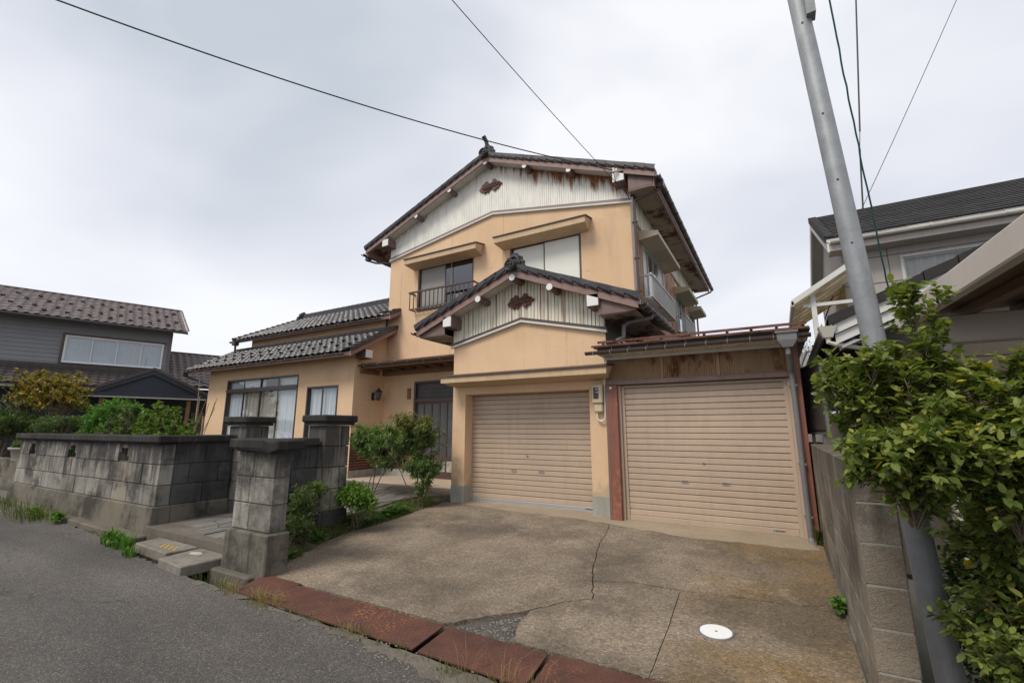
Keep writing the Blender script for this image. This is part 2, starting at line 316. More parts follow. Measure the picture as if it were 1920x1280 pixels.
leafmat('grass_dry', [(0, (.14, .12, .05)), (.6, (.28, .21, .09)), (1, (.36, .28, .13))])
leafmat('fern', [(0, (.05, .10, .02)), (1, (.16, .17, .04))])

# ---------------------------------------------------------------- geometry helpers
def off(parent):
    p = parent
    while p.parent: p = p.parent
    return p
class MB:
    """collects shapes in world coordinates; build() links them as ONE mesh object under its parent"""
    def __init__(s): s.v = []; s.f = []
    def add(s, vs, fs):
        k = len(s.v); s.v += [tuple(p) for p in vs]; s.f += [tuple(i + k for i in f) for f in fs]; return s
    def box(s, x0, x1, y0, y1, z0, z1):
        return s.add([(x0, y0, z0), (x1, y0, z0), (x1, y1, z0), (x0, y1, z0), (x0, y0, z1), (x1, y0, z1), (x1, y1, z1), (x0, y1, z1)],
                     [(0, 3, 2, 1), (4, 5, 6, 7), (0, 1, 5, 4), (1, 2, 6, 5), (2, 3, 7, 6), (3, 0, 4, 7)])
    def hexa(s, lo, hi):
        """two quads joined: lo (4 pts), hi (4 pts)"""
        return s.add(list(lo) + list(hi), [(0, 3, 2, 1), (4, 5, 6, 7), (0, 1, 5, 4), (1, 2, 6, 5), (2, 3, 7, 6), (3, 0, 4, 7)])
    def extr(s, poly, vec):
        """closed polygon of 3-D points extruded along vec"""
        n = len(poly); v = Vector(vec)
        return s.add([Vector(p) for p in poly] + [Vector(p) + v for p in poly],
                     [tuple(range(n - 1, -1, -1)), tuple(range(n, 2 * n))] + [(i, (i + 1) % n, n + (i + 1) % n, n + i) for i in range(n)])
    def tube(s, pts, r, n=8, cap=True):
        pts = [Vector(p) for p in pts]; rr = r if isinstance(r, (list, tuple)) else [r] * len(pts)
        rings = []; prev = None
        for i, p in enumerate(pts):
            d = (pts[min(i + 1, len(pts) - 1)] - pts[max(i - 1, 0)]).normalized()
            a = Vector((0, 0, 1)) if abs(d.z) < .9 else Vector((1, 0, 0))
            if prev is None: u = d.cross(a).normalized()
            else:
                u = (prev - d * prev.dot(d))
                u = u.normalized() if u.length > 1e-6 else d.cross(a).normalized()
            prev = u; w = d.cross(u)
            rings.append([p + (u * math.cos(2 * math.pi * k / n) + w * math.sin(2 * math.pi * k / n)) * rr[i] for k in range(n)])
        vs = [q for ring in rings for q in ring]; fs = []
        for i in range(len(pts) - 1):
            for k in range(n): fs.append((i * n + k, i * n + (k + 1) % n, (i + 1) * n + (k + 1) % n, (i + 1) * n + k))
        if cap: fs += [tuple(range(n - 1, -1, -1)), tuple((len(pts) - 1) * n + k for k in range(n))]
        return s.add(vs, fs)
    def sheet(s, pts):   # one polygon
        return s.add(pts, [tuple(range(len(pts)))])
    def build(s, name, mat, parent=None, smooth=False, bevel=0, kind=None, label=None):
        me = bpy.data.meshes.new(name)
        o0 = off(parent).location if parent else Vector((0, 0, 0))
        if parent is not None and off(parent).name in LOCAL: o0 = Vector((0, 0, 0))
        me.from_pydata([(p[0] - o0[0], p[1] - o0[1], p[2] - o0[2]) for p in s.v], [], s.f); me.update()
        ob = bpy.data.objects.new(name, me); col.objects.link(ob); me.materials.append(MATS[mat])
        if parent is not None: ob.parent = parent
        if smooth:
            for p in me.polygons: p.use_smooth = True
        if bevel:
            b = ob.modifiers.new('bevel', 'BEVEL'); b.width = bevel; b.segments = 1; b.limit_method = 'ANGLE'; b.angle_limit = R(40)
        if kind: ob['kind'] = kind
        if label: ob['label'] = label
        return ob
def thing(name, label, cat, loc=(0, 0, 0), group=None, rz=0, local=False):
    o = bpy.data.objects.new(name, None); col.objects.link(o); o.location = loc; o.rotation_euler.z = rz
    o.empty_display_size = .2
    o['label'] = label; o['category'] = cat
    if group: o['group'] = group
    if local: LOCAL.add(o.name)
    return o
def tag(o, label, cat, group=None):
    o['label'] = label; o['category'] = cat
    if group: o['group'] = group
    return o
def struct(o): o['kind'] = 'structure'; return o
def inst(name, me, parent, loc, scale=(1, 1, 1), rot=None, mat3=None):
    """an object sharing mesh data, at a world location under its thing"""
    o = bpy.data.objects.new(name, me); col.objects.link(o); o.parent = parent
    o0 = off(parent).location if off(parent).name not in LOCAL else Vector((0, 0, 0))
    if mat3 is not None:
        o.matrix_local = Matrix.Translation(Vector(loc) - o0) @ mat3.to_4x4() @ Matrix.Diagonal((*scale, 1))
    else:
        o.location = Vector(loc) - o0; o.scale = scale
        if rot: o.rotation_euler = rot
    return o
def shared(name, mb, mat, smooth=False):
    me = bpy.data.meshes.new(name); me.from_pydata(mb.v, [], mb.f); me.update(); me.materials.append(MATS[mat])
    if smooth:
        for p in me.polygons: p.use_smooth = True
    return me
def unit_block(name, mat, b=.03, proud=1):
    """1x1x1 box with chamfered edges, centred"""
    bm = bmesh.new(); bmesh.ops.create_cube(bm, size=1)
    bmesh.ops.bevel(bm, geom=bm.edges[:], offset=b, segments=1, affect='EDGES')
    me = bpy.data.meshes.new(name); bm.to_mesh(me); bm.free(); me.materials.append(MATS[mat]); return me
def wall_xz(mb, y, x0, x1, z0, z1, holes=(), depth=.15, flip=1):
    """wall face in plane Y=y with rectangular holes and their reveals (depth into +Y * flip)"""
    xs = sorted({x0, x1, *[h[0] for h in holes], *[h[1] for h in holes]}); zs = sorted({z0, z1, *[h[2] for h in holes], *[h[3] for h in holes]})
    for i in range(len(xs) - 1):
        for j in range(len(zs) - 1):
            cx, cz = (xs[i] + xs[i + 1]) / 2, (zs[j] + zs[j + 1]) / 2
            if any(h[0] < cx < h[1] and h[2] < cz < h[3] for h in holes): continue
            mb.add([(xs[i], y, zs[j]), (xs[i + 1], y, zs[j]), (xs[i + 1], y, zs[j + 1]), (xs[i], y, zs[j + 1])], [(0, 1, 2, 3)])
    for a, b, c, d in holes:
        y2 = y + depth * flip
        for q in (((a, y, c), (a, y, d), (a, y2, d), (a, y2, c)), ((b, y, d), (b, y, c), (b, y2, c), (b, y2, d)), ((a, y, d), (b, y, d), (b, y2, d), (a, y2, d)), ((b, y, c), (a, y, c), (a, y2, c), (b, y2, c))):
            mb.add(q, [(0, 1, 2, 3)])
def swap(mb, k, f):
    """remap vertices added since index k with f"""
    mb.v[k:] = [f(p) for p in mb.v[k:]]
def corrugated(xs0, xs1, zlo, zhi, y, pitch, depth, flat=.7):
    """vertical-ribbed sheet in plane Y=y; zlo/zhi functions of x"""
    mb = MB(); n = int((xs1 - xs0) / pitch); pr = []
    for i in range(n + 1):
        x = xs0 + i * pitch
        for fx, d in ((0, 0), (flat, 0), (flat + .08, depth), (.92, depth)):
            q = x + fx * pitch
            if q <= xs1: pr.append((q, d))
    pr.append((xs1, 0))
    vs = []
    for x, d in pr: vs += [(x, y + d, zlo(x)), (x, y + d, zhi(x))]
    mb.add(vs, [(2 * i, 2 * i + 2, 2 * i + 3, 2 * i + 1) for i in range(len(pr) - 1) if zhi(pr[i][0]) > zlo(pr[i][0]) - .001])
    return mb
def stile(w=.27, l=.30, h=.045, t=.022, n=8):
    """Japanese S-profile pan tile: x across, y up the slope, z out; front edge thick"""
    mb = MB(); top = []
    def prof(u): return h * (.5 + .5 * math.cos(2 * math.pi * (u ** .8) + .6)) 
    us = [i / n for i in range(n + 1)]
    vs = []
    for u in us: vs += [(u * w, 0, prof(u) + t), (u * w, l, prof(u) - .0), (u * w, 0, prof(u) - .006)]
    fs = []
    for i in range(n):
        a, b = 3 * i, 3 * i + 3
        fs += [(a, b, b + 1, a + 1), (a + 2, b + 2, b, a)]
    mb.add(vs, fs); return mb
# ---------------------------------------------------------------- ground, road, driveway
ROAD_Z = -.2
def zd(y): return -.2 + .0455 * (y - 3.5)
def offset2d(poly, d):
    n = len(poly); a = sum(poly[i][0] * poly[(i + 1) % n][1] - poly[(i + 1) % n][0] * poly[i][1] for i in range(n)); sg = 1 if a > 0 else -1
    out = []
    for i in range(n):
        p0, p1, p2 = (Vector(poly[i - 1]), Vector(poly[i]), Vector(poly[(i + 1) % n]))
        e1, e2 = (p1 - p0).normalized(), (p2 - p1).normalized()
        nn = Vector((-e1.y - e2.y, e1.x + e2.x)); nn = nn.normalized() if nn.length > 1e-6 else Vector((0, 0))
        out.append((p1.x + nn.x * d * sg, p1.y + nn.y * d * sg))
    return out
def wob(pts, amp=.012, step=.12):
    """subdivide a 2-D polyline and wobble it (same wobble whenever the same points are given)"""
    out = []
    for a, b in zip(pts[:-1], pts[1:]):
        L_ = math.hypot(b[0] - a[0], b[1] - a[1]); n = max(1, int(L_ / step))
        for i in range(n):
            t = i / n; x, y = a[0] + (b[0] - a[0]) * t, a[1] + (b[1] - a[1]) * t
            if i:
                r = random.Random(int(x * 1000) * 7919 + int(y * 1000)); x += r.uniform(-amp, amp); y += r.uniform(-amp, amp)
            out.append((x, y))
    out.append(pts[-1]); return out
mb = MB(); mb.sheet([(-400, 3.53, -.27), (400, 3.53, -.27), (400, 700, -.27), (-400, 700, -.27)])
struct(mb.build('ground', 'far_ground'))
mb = MB(); mb.sheet([(-60, 2.5, -.56), (60, 2.5, -.56), (60, 3.7, -.56), (-60, 3.7, -.56)])
mb.sheet([(-60, 3.53, -.56), (60, 3.53, -.56), (60, 3.53, -.25), (-60, 3.53, -.25)])
struct(mb.build('drain_ditch', 'soil'))
edge = [(-60, 4.6), (-30, 4.3), (-16.94, 3.81), (-14.1, 3.66), (-11.2, 3.47), (-9.3, 3.36), (-8.1, 3.17), (-6.23, 3.06), (-5.2, 3.0), (-4.07, 2.97), (-2.97, 2.9), (-2.2, 2.84), (.5, 2.8), (4, 2.8), (60, 2.8)]
ed = [edge[0], edge[1]] + wob(edge[2:13], .03, .1) + edge[13:]
mb = MB(); n = len(ed)
mb.add([(x, y, ROAD_Z) for x, y in ed] + [(x, y, -.6) for x, y in ed] + [(60, -60, ROAD_Z), (-60, -60, ROAD_Z)],
       [tuple(range(n)) + (2 * n, 2 * n + 1)] + [(i, i + n, i + 1 + n, i + 1) for i in range(n - 1)])
struct(mb.build('road', 'asphalt'))
# crumbled concrete lip between the road and the drain plates, and the kerb under the wall
mb = MB(); a = wob([(-5.9, 3.03), (-4.6, 3.0), (-2.2, 2.95), (.5, 2.92)], .018, .1); b = wob([(-5.9, 2.98), (-4.6, 2.95), (-3.2, 2.88), (-2.2, 2.76), (.5, 2.7)], .05, .07)
pl = a + b[::-1]; mb.extr([(x, y, -.3) for x, y in pl], (0, 0, .106)); struct(mb.build('road_edging', 'old_concrete'))
mb = MB(); k = wob([(-16.2, 3.68), (-12, 3.5), (-8.62, 3.44)], .012, .2); pl = k + [(-8.62, 3.75), (-16.2, 3.75)]
mb.extr([(x, y, -.5) for x, y in pl], (0, 0, .38)); mb.box(-6.3, -5.45, 3.33, 3.56, -.5, -.185); struct(mb.build('kerb', 'old_concrete', bevel=.02))

c_ab = [(-2.56, 7.9), (-2.54, 7.65), (-2.3, 6.37), (-2.08, 5.52), (-1.92, 5.06)]; c_ac1 = [(-1.92, 5.06), (-1.76, 4.62)]
c_ac2 = [(-1.76, 4.62), (-1.97, 4.43), (-2.19, 4.11)]; c_ag = [(-2.19, 4.11), (-2.4, 3.89), (-2.74, 3.53)]; c_cg = [(-2.19, 4.11), (-2.16, 3.86), (-2.06, 3.53)]
c_h1 = [(-1.92, 5.06), (-1.56, 5.2), (-1.17, 5.2), (-1.03, 5.21)]; c_h2 = [(-1.03, 5.21), (-.71, 5.23), (.01, 5.31), (.33, 5.47)]; c_j = [(-1.03, 5.21), (-.98, 4.39), (-.95, 3.53)]
w = {k: wob(v, .014, .09) for k, v in dict(ab=c_ab, ac1=c_ac1, ac2=c_ac2, ag=c_ag, cg=c_cg, h1=c_h1, h2=c_h2).items()}; w['j'] = wob(c_j, .004, .2)
ledge = wob([(-6.24, 7.89), (-6.11, 6.61), (-6.06, 5.79), (-6.11, 5.29), (-5.94, 4.67), (-5.66, 4.02), (-5.40, 3.53)], .02, .12)
def ch(*parts):
    out = []
    for p in parts:
        for q in p:
            if not out or math.hypot(out[-1][0] - q[0], out[-1][1] - q[1]) > 1e-4: out.append(q)
    if math.hypot(out[0][0] - out[-1][0], out[0][1] - out[-1][1]) < 1e-4: out.pop()
    return out
slabs = [ch(ledge, [(-5.40, 3.53), (-2.74, 3.53)], w['ag'][::-1], w['ac2'][::-1], w['ac1'][::-1], w['ab'][::-1], [(-2.56, 7.9), (-2.56, 8.4), (-6.0, 8.4), (-6.0, 7.9)]),
         ch(w['ab'], w['h1'], w['h2'], [(.35, 5.47), (.36, 8.4), (-2.55, 8.4)]),
         ch(w['ac1'], w['ac2'], w['cg'], [(-2.06, 3.53), (-.95, 3.53)], w['j'][::-1], w['h1'][::-1]),
         ch(w['j'], [(-.95, 3.53), (.36, 3.53), (.36, 5.47)], w['h2'][::-1])]
drive = thing('driveway', '', '', (-2.6, 5.5, -.2)); del drive['label'], drive['category']; drive['kind'] = 'structure'
for i, p in enumerate(slabs):
    mb = MB(); q = offset2d(p, (.007, .005, .005, .004)[i]); dz = (0, .004, -.002, .002)[i]
    mb.extr([(x, y, zd(y) + dz - .09) for x, y in q], (0, 0, .09)); mb.build('slab', 'driveway', drive)
mb = MB(); g_ = ch(w['ag'], [(-2.74, 3.53), (-2.06, 3.53)], w['cg'][::-1])
mb.extr([(x, y, zd(y) - .12) for x, y in offset2d(g_, -.03)], (0, 0, .085)); mb.build('broken_patch', 'patch_concrete', drive)
mb = MB(); mb.sheet([(-6.4, 3.53, zd(3.53) - .1), (.36, 3.53, zd(3.53) - .1), (.36, 8.4, zd(8.4) - .1), (-6.4, 8.4, zd(8.4) - .1)]); mb.build('bed', 'soil', drive)
mb = MB()   # trowelled threshold strip in front of the shutters
th = wob([(-5.72, 7.86), (-4.4, 7.66), (-2.95, 7.6), (-2.3, 7.44), (-1.2, 7.2), (.3, 7.3)], .04, .15)
pl = th + [(.3, 8.3), (-5.72, 8.3)]; mb.extr([(x, y, zd(y) - .05) for x, y in pl], (0, 0, .058)); mb.build('threshold', 'apron', drive)
mb = MB(); ng = 22   # white inspection lid in the slab
cx, cy = -.615, 4.43
mb.extr([(cx + .125 * math.cos(2 * math.pi * k / ng), cy + .125 * math.sin(2 * math.pi * k / ng), zd(cy + .125 * math.sin(2 * math.pi * k / ng)) - .02) for k in range(ng)], (0, 0, .03))
lid = thing('drain_cover', 'small round white drain lid set in the driveway concrete', 'drain lid', (cx, cy, zd(cy)))
mb.build('disc', 'white_lid', lid)
mb = MB(); mb.tube([(cx + .135 * math.cos(2 * math.pi * k / 24), cy + .135 * math.sin(2 * math.pi * k / 24), zd(cy + .135 * math.sin(2 * math.pi * k / 24)) + .002) for k in range(25)], .008, 6); mb.build('rim', 'grey_pvc', lid)
mb = MB(); mb.box(cx - .008, cx + .012, cy - .006, cy + .006, zd(cy) + .0105, zd(cy) + .013); mb.build('lift_hole', 'label_dark', lid)

# steel drain plates with raised chequer pattern
chq = MB()
chq.add([(-.016, 0, 0), (0, -.005, 0), (.016, 0, 0), (0, .005, 0), (-.008, 0, .004), (.008, 0, .004)], [(0, 1, 4), (1, 5, 4), (1, 2, 5), (2, 3, 5), (3, 4, 5), (3, 0, 4)])
plates = [(-5.40, -4.74, 3.03, 3.52, .01, -.5, 'short rust-brown steel drain plate beside the gate stub, with a slanted left end'),
          (-4.73, -2.70, 3.01, 3.47, .004, .15, 'longest rust-brown chequered steel drain plate, in front of the gate side of the driveway'),
          (-2.63, -1.69, 2.99, 3.46, .008, -.3, 'short rust-brown steel drain plate at the broken corner of the driveway'),
          (-1.645, .35, 2.97, 3.46, .012, .2, 'rust-brown steel drain plate at the bottom edge with bright orange rust spots')]
for i, (x0, x1, y0, y1, dz, tilt, lab) in enumerate(plates):
    t = thing('drain_plate', lab, 'drain plate', ((x0 + x1) / 2, (y0 + y1) / 2, -.19), 'rusty steel plates over the roadside drain')
    mb = MB(); z0 = -.205 + dz; sk = .26 if i == 0 else .05
    P = [(x0 + sk, y0, z0), (x1 + .05, y0 + .01 * tilt, z0 - .004), (x1, y1, z0), (x0, y1 + .01 * tilt, z0 + .005)]
    mb.extr(P, (0, 0, .012)); mb.build('plate', 'rust_plate', t)
    mc = MB(); nx = int((x1 - x0) / .045)
    for a in range(nx):
        for b_ in range(int((y1 - y0) / .045)):
            px, py = x0 + .05 + a * .045 + (.0225 if b_ % 2 else 0), y0 + .03 + b_ * .045
            if px < x0 + sk * (1 - (py - y0) / (y1 - y0)) + .02 or px > x1 - .02: continue
            an = R(45) if (a + b_) % 2 else R(-45); ca, sa = math.cos(an), math.sin(an)
            u = (py - y0) / (y1 - y0); zz = z0 + .0115 + (.005 * u if i else .002)
            mc.add([(px + v[0] * ca - v[1] * sa, py + v[0] * sa + v[1] * ca, zz - .003 * (px - x0) / (x1 - x0) + v[2]) for v in chq.v], chq.f)
    o = mc.build('tread_pattern', 'rust_plate', t); o['kind'] = 'stuff'

# two concrete slabs over the drain at the gate
for (x0, x1, y0, y1, z1, lab, nm) in ((-8.12, -7.03, 3.18, 3.57, -.085, 'concrete drain slab by the garden wall with faded yellow stripes', 0), (-7.0, -6.24, 3.0, 3.58, -.10, 'concrete drain slab with a pale scuffed patch, next to the gate stub', 1)):
    t = thing('step_slab', lab, 'slab', ((x0 + x1) / 2, (y0 + y1) / 2, z1 - .13), 'concrete slabs bridging the drain at the gate')
    mb = MB(); mb.extr([(x0, y1, z1 - .13), (x0 + .08, y0 + .05, z1 - .13), (x1 - .02, y0, z1 - .13), (x1, y1, z1 - .13)], (0, 0, .13)); mb.build('slab', 'concrete', t, bevel=.012)
    mb = MB()
    if nm == 0:
        for k in range(4): mb.sheet([(-7.62 + k * .11, 3.42, z1 + .003), (-7.57 + k * .11, 3.42, z1 + .003), (-7.40 + k * .11, 3.28, z1 + .003), (-7.45 + k * .11, 3.28, z1 + .003)])
        mb.build('yellow_stripes', 'yellow_paint', t)
    else:
        mb.sheet([(-6.75 + .12 * math.cos(a) * random.uniform(.8, 1.2), 3.4 + .06 * math.sin(a) * random.uniform(.8, 1.2), z1 + .003) for a in [k * .5236 for k in range(12)]]); mb.build('pale_patch', 'pale_mark', t)

# entrance path with crazy paving, garden soil
path = thing('path', '', '', (-7.4, 4.5, 0)); del path['label'], path['category']; path['kind'] = 'structure'
def zp(y): return -.005 + .022 * (y - 3.6)
mb = MB(); pp = [(-8.76, 3.6), (-6.19, 3.6), (-6.19, 3.72), (-6.55, 3.9), (-6.55, 5.4), (-6.6, 5.6), (-6.62, 6.2), (-6.8, 7.0), (-6.8, 7.8), (-6.3, 8.15), (-6.06, 8.15), (-6.06, 8.9), (-10.5, 8.9), (-8.9, 6.5), (-8.76, 5.2)]
mb.extr([(x, y, zp(y) - .3) for x, y in pp], (0, 0, .3)); mb.build('paving_base', 'old_concrete', path)
rr = random.Random(3); gx, gy = 6, 13
G_ = {(i, j): (-8.5 + 1.85 * i / gx + (rr.uniform(-.12, .12)) + (0 if j < 5 else -.18 * (j - 5) * .3), 3.85 + 4.6 * j / gy + rr.uniform(-.12, .12)) for i in range(gx + 1) for j in range(gy + 1)}
for i in range(gx):
    for j in range(gy):
        q = [G_[i, j], G_[i + 1, j], G_[i + 1, j + 1], G_[i, j + 1]]
        if rr.random() < .35: q = q[:2] + [((q[1][0] + q[2][0]) / 2 + .03, (q[1][1] + q[2][1]) / 2)] + q[2:]
        q = offset2d(q, .018 + rr.uniform(0, .012)); mb = MB(); dz = rr.uniform(.006, .016)
        mb.extr([(x, y, zp(y) - .01) for x, y in q], (0, 0, .01 + dz)); mb.build('flagstone', 'flagstone', path)
mb = MB(); mb.box(-10.5, -6.06, 8.86, 10.2, -.1, .145); mb.box(-10.5, -6.06, 8.82, 8.86, -.1, .10); porch = struct(mb.build('porch', 'porch_tile', bevel=.01))
# soil of the front garden (left of the path) and of the planted strip beside the driveway
def patch(name, poly, mat, zf, n=40, amp=.03, x=None):
    pass
mb = MB(); mb.extr([(-15.7, 3.75, -.26), (-8.9, 3.75, -.26), (-8.9, 6.4, -.26), (-10.6, 9.0, -.26), (-18.4, 9.0, -.26), (-18.4, 5, -.26)], (0, 0, .32)); struct(mb.build('garden_soil', 'garden_soil'))
mb = MB(); st = ledge[::-1] + [(-6.24, 8.0), (-6.42, 7.7), (-6.32, 6.2), (-6.2, 5.1), (-6.12, 4.5), (-6.15, 3.7), (-5.4, 3.7)]
def zs(x, y):
    xr_ = np.interp(y, [p[1] for p in ledge[::-1]], [p[0] for p in ledge[::-1]])
    u = max(0, min(1, (xr_ - x) / (.33 if y < 6 else .5))); u = u * u * (3 - 2 * u)
    return (zd(y) + .012) * (1 - u) + u * (.0 + .018 * (y - 4.9) if y > 4.9 else -.06 + .06 * (y - 3.9))
NX, NY = 16, 60; vs = []; fs = []
for j in range(NY + 1):
    y = 3.68 + (8.0 - 3.68) * j / NY
    xr = np.interp(y, [p[1] for p in ledge[::-1]], [p[0] for p in ledge[::-1]]) + .01; xl = np.interp(y, [3.6, 4.0, 5.1, 5.6, 6.2, 7.0, 7.8, 8.0], [-6.2, -6.5, -6.5, -6.62, -6.7, -6.84, -6.84, -6.6])
    for i in range(NX + 1):
        x = xl + (xr - xl) * i / NX; vs.append((x, y, zs(x, y) + random.uniform(-.012, .012)))
for j in range(NY):
    for i in range(NX): a = j * (NX + 1) + i; fs.append((a, a + 1, a + NX + 2, a + NX + 1))
mb = MB().add(vs, fs); struct(mb.build('planting_bed', 'garden_soil', smooth=True))

# ---------------------------------------------------------------- block walls and gate pillars
BLK = {m: unit_block('block', m, .022) for m in ('block', 'block_dark', 'block_right')}
def blocks_x(t, x0, x1, y0, y1, courses, widths, mat='block', skip=None, jit=.004, gap=.012):
    """courses along X: each block a part; thickness y0..y1"""
    for ci, (z0, z1) in enumerate(courses):
        x = x0; k = 0
        while x < x1 - .02:
            w_ = widths * ((.5 if (k == 0 and ci % 2) else 1) + random.uniform(-.04, .04)); xe = min(x1, x + w_)
            if x1 - xe < widths * .3: xe = x1
            if not (skip and skip(x, xe, z0, z1)):
                d = random.uniform(-jit, jit)
                inst('block', BLK[mat], t, ((x + xe) / 2, (y0 + y1) / 2 + d, (z0 + z1) / 2), (xe - x - gap, y1 - y0, z1 - z0 - gap))
            x = xe; k += 1
def blocks_y(t, y0, y1, x0, x1, courses, widths, mat='block_dark', jit=.004, gap=.012):
    for ci, (z0, z1) in enumerate(courses):
        y = y0; k = 0
        while y < y1 - .02:
            ye = min(y1, y + widths * (.5 if (k == 0 and ci % 2) else 1))
            if y1 - ye < widths * .3: ye = y1
            inst('block', BLK[mat], t, ((x0 + x1) / 2 + random.uniform(-jit, jit), (y + ye) / 2, (z0 + z1) / 2), (x1 - x0, ye - y - gap, z1 - z0 - gap)); y = ye; k += 1
CR = [(.27, .59), (.59, .92), (.92, 1.25)]
gw = thing('garden_wall', 'long grey concrete block garden wall with dark coping and small openings, left of the gate', 'wall', (-12.2, 3.8, -.2))
mb = MB(); mb.box(-15.72, -8.77, 3.725, 3.875, .2, .93); mb.box(-15.72, -15.32, 3.725, 3.875, .93, 1.26); mb.build('mortar_core', 'old_concrete', gw)
for a, b_ in ((-14.66, -13.2), (-12.3, -10.6), (-9.7, -8.77)):
    mb = MB(); mb.box(a, b_, 3.725, 3.875, .93, 1.26); mb.build('mortar_core', 'old_concrete', gw)
mb = MB(); mb.box(-8.93, -8.77, 3.88, 4.82, .2, 1.26); mb.build('mortar_core', 'block_dark', gw)
mb = MB(); mb.hexa([(-15.85, 3.62, -.5), (-8.7, 3.62, -.5), (-8.7, 3.96, -.5), (-15.85, 3.96, -.5)], [(-15.8, 3.66, .27), (-8.73, 3.66, .27), (-8.73, 3.93, .27), (-15.8, 3.93, .27)])
mb.hexa([(-8.98, 3.95, -.3), (-8.7, 3.95, -.3), (-8.7, 4.84, -.3), (-8.98, 4.84, -.3)], [(-8.96, 3.93, .27), (-8.73, 3.93, .27), (-8.73, 4.84, .27), (-8.96, 4.84, .27)])
mb.build('footing', 'block_base', gw, bevel=.015)
holes = [(-15.3, -14.75), (-13.05, -12.45), (-10.35, -9.8)]
for ci, (z0, z1) in enumerate(CR):
    x = -15.74; k = 0
    while x < -9.4:
        xe = x + .60 * (.5 if (k == 0 and ci % 2) else 1) * random.uniform(.94, 1.06)
        if xe > -9.4: xe = -9.20 if ci != 1 else -9.35
        if ci == 2 and any(h[0] - .02 < (x + xe) / 2 < h[1] + .02 for h in holes):
            # stepped opening: jambs left and right, a lintel piece, small corner steps
            for a, b_, c, d in ((x, x + .08, z0, z1), (xe - .08, xe, z0, z1), (x + .08, xe - .08, z0 + .24, z1), (x + .08, x + .17, z0 + .16, z0 + .24), (xe - .15, xe - .08, z0 + .1, z0 + .24)):
                inst('block', BLK['block'], gw, ((a + b_) / 2, 3.8, (c + d) / 2), (b_ - a - .002, .2, d - c - .004))
        else:
            inst('block', BLK['block'], gw, ((x + xe) / 2, 3.8 + random.uniform(-.004, .004), (z0 + z1) / 2), (xe - x - .012, .2, z1 - z0 - .014))
        x = xe; k += 1
    xs_ = -9.20 if ci != 1 else -9.35
    inst('block', BLK['block'], gw, ((xs_ - 8.75) / 2, 3.8, (z0 + z1) / 2), (-8.75 - xs_ - .012, .2, z1 - z0 - .014))
blocks_y(gw, 3.91, 4.83, -8.95, -8.75, CR, .47)
mb = MB(); mb.extr([(-15.84, 3.61, 1.27), (-8.69, 3.61, 1.27), (-8.69, 4.85, 1.27), (-9.03, 4.85, 1.27), (-9.03, 3.98, 1.27), (-15.84, 3.98, 1.27)], (0, 0, .12)); mb.build('coping', 'coping', gw, bevel=.018)
mb = MB(); mb.box(-15.78, -8.76, 3.67, 3.9, 1.235, 1.268); mb.box(-8.96, -8.74, 3.91, 4.83, 1.235, 1.268); mb.build('coping_bed', 'coping', gw)

st = thing('gate_stub', 'low weathered concrete block gate stub by the road with a chipped dark coping', 'gate pillar', (-5.75, 3.6, -.2), 'concrete block gate pillars')
mb = MB(); mb.hexa([(-6.19, 3.415, -.3), (-5.29, 3.415, -.3), (-5.29, 3.73, -.3), (-6.19, 3.73, -.3)], [(-6.18, 3.425, .27), (-5.295, 3.425, .27), (-5.295, 3.72, .27), (-6.18, 3.72, .27)]); mb.build('footing', 'block_base', st, bevel=.015)
mb = MB(); mb.box(-6.14, -5.36, 3.495, 3.68, .2, 1.22); mb.build('mortar_core', 'old_concrete', st)
for ci, (z0, z1) in enumerate([(.275, .59), (.59, .905), (.905, 1.215)]):
    xm = -5.82 + (.02, -.02, .03)[ci]
    for a, b_ in ((-6.15, xm), (xm, -5.35)): inst('block', BLK['block'], st, ((a + b_) / 2, 3.585, (z0 + z1) / 2), (b_ - a - .008, .21, z1 - z0 - .012))
mb = MB(); mb.extr([(-6.23, 3.38, 1.25), (-5.5, 3.38, 1.25), (-5.42, 3.40, 1.22), (-5.22, 3.40, 1.235), (-5.21, 3.77, 1.24), (-6.23, 3.79, 1.25)], (0, 0, .125)); mb.build('coping', 'coping', st, bevel=.018)
mb = MB(); mb.box(-6.17, -5.4, 3.46, 3.72, 1.215, 1.256); mb.build('coping_bed', 'coping', st)

lw = thing('low_wall', 'dark stained low block wall between the gate stub and the tall gate pillar', 'wall', (-6.55, 4.35, 0))
mb = MB(); mb.box(-6.62, -6.485, 3.83, 4.88, -.1, 1.22); mb.build('mortar_core', 'block_dark', lw)
mb = MB(); mb.box(-6.65, -6.45, 3.8, 4.89, -.3, .22); mb.build('footing', 'block_base', lw, bevel=.012)
blocks_y(lw, 3.8, 4.91, -6.63, -6.47, [(.23, .56), (.56, .89), (.89, 1.22)], .45)
mb = MB(); mb.box(-6.70, -6.41, 3.78, 4.90, 1.235, 1.355); mb.build('coping', 'coping', lw, bevel=.015)
mb = MB(); mb.box(-6.65, -6.45, 3.8, 4.89, 1.205, 1.24); mb.build('coping_bed', 'coping', lw)

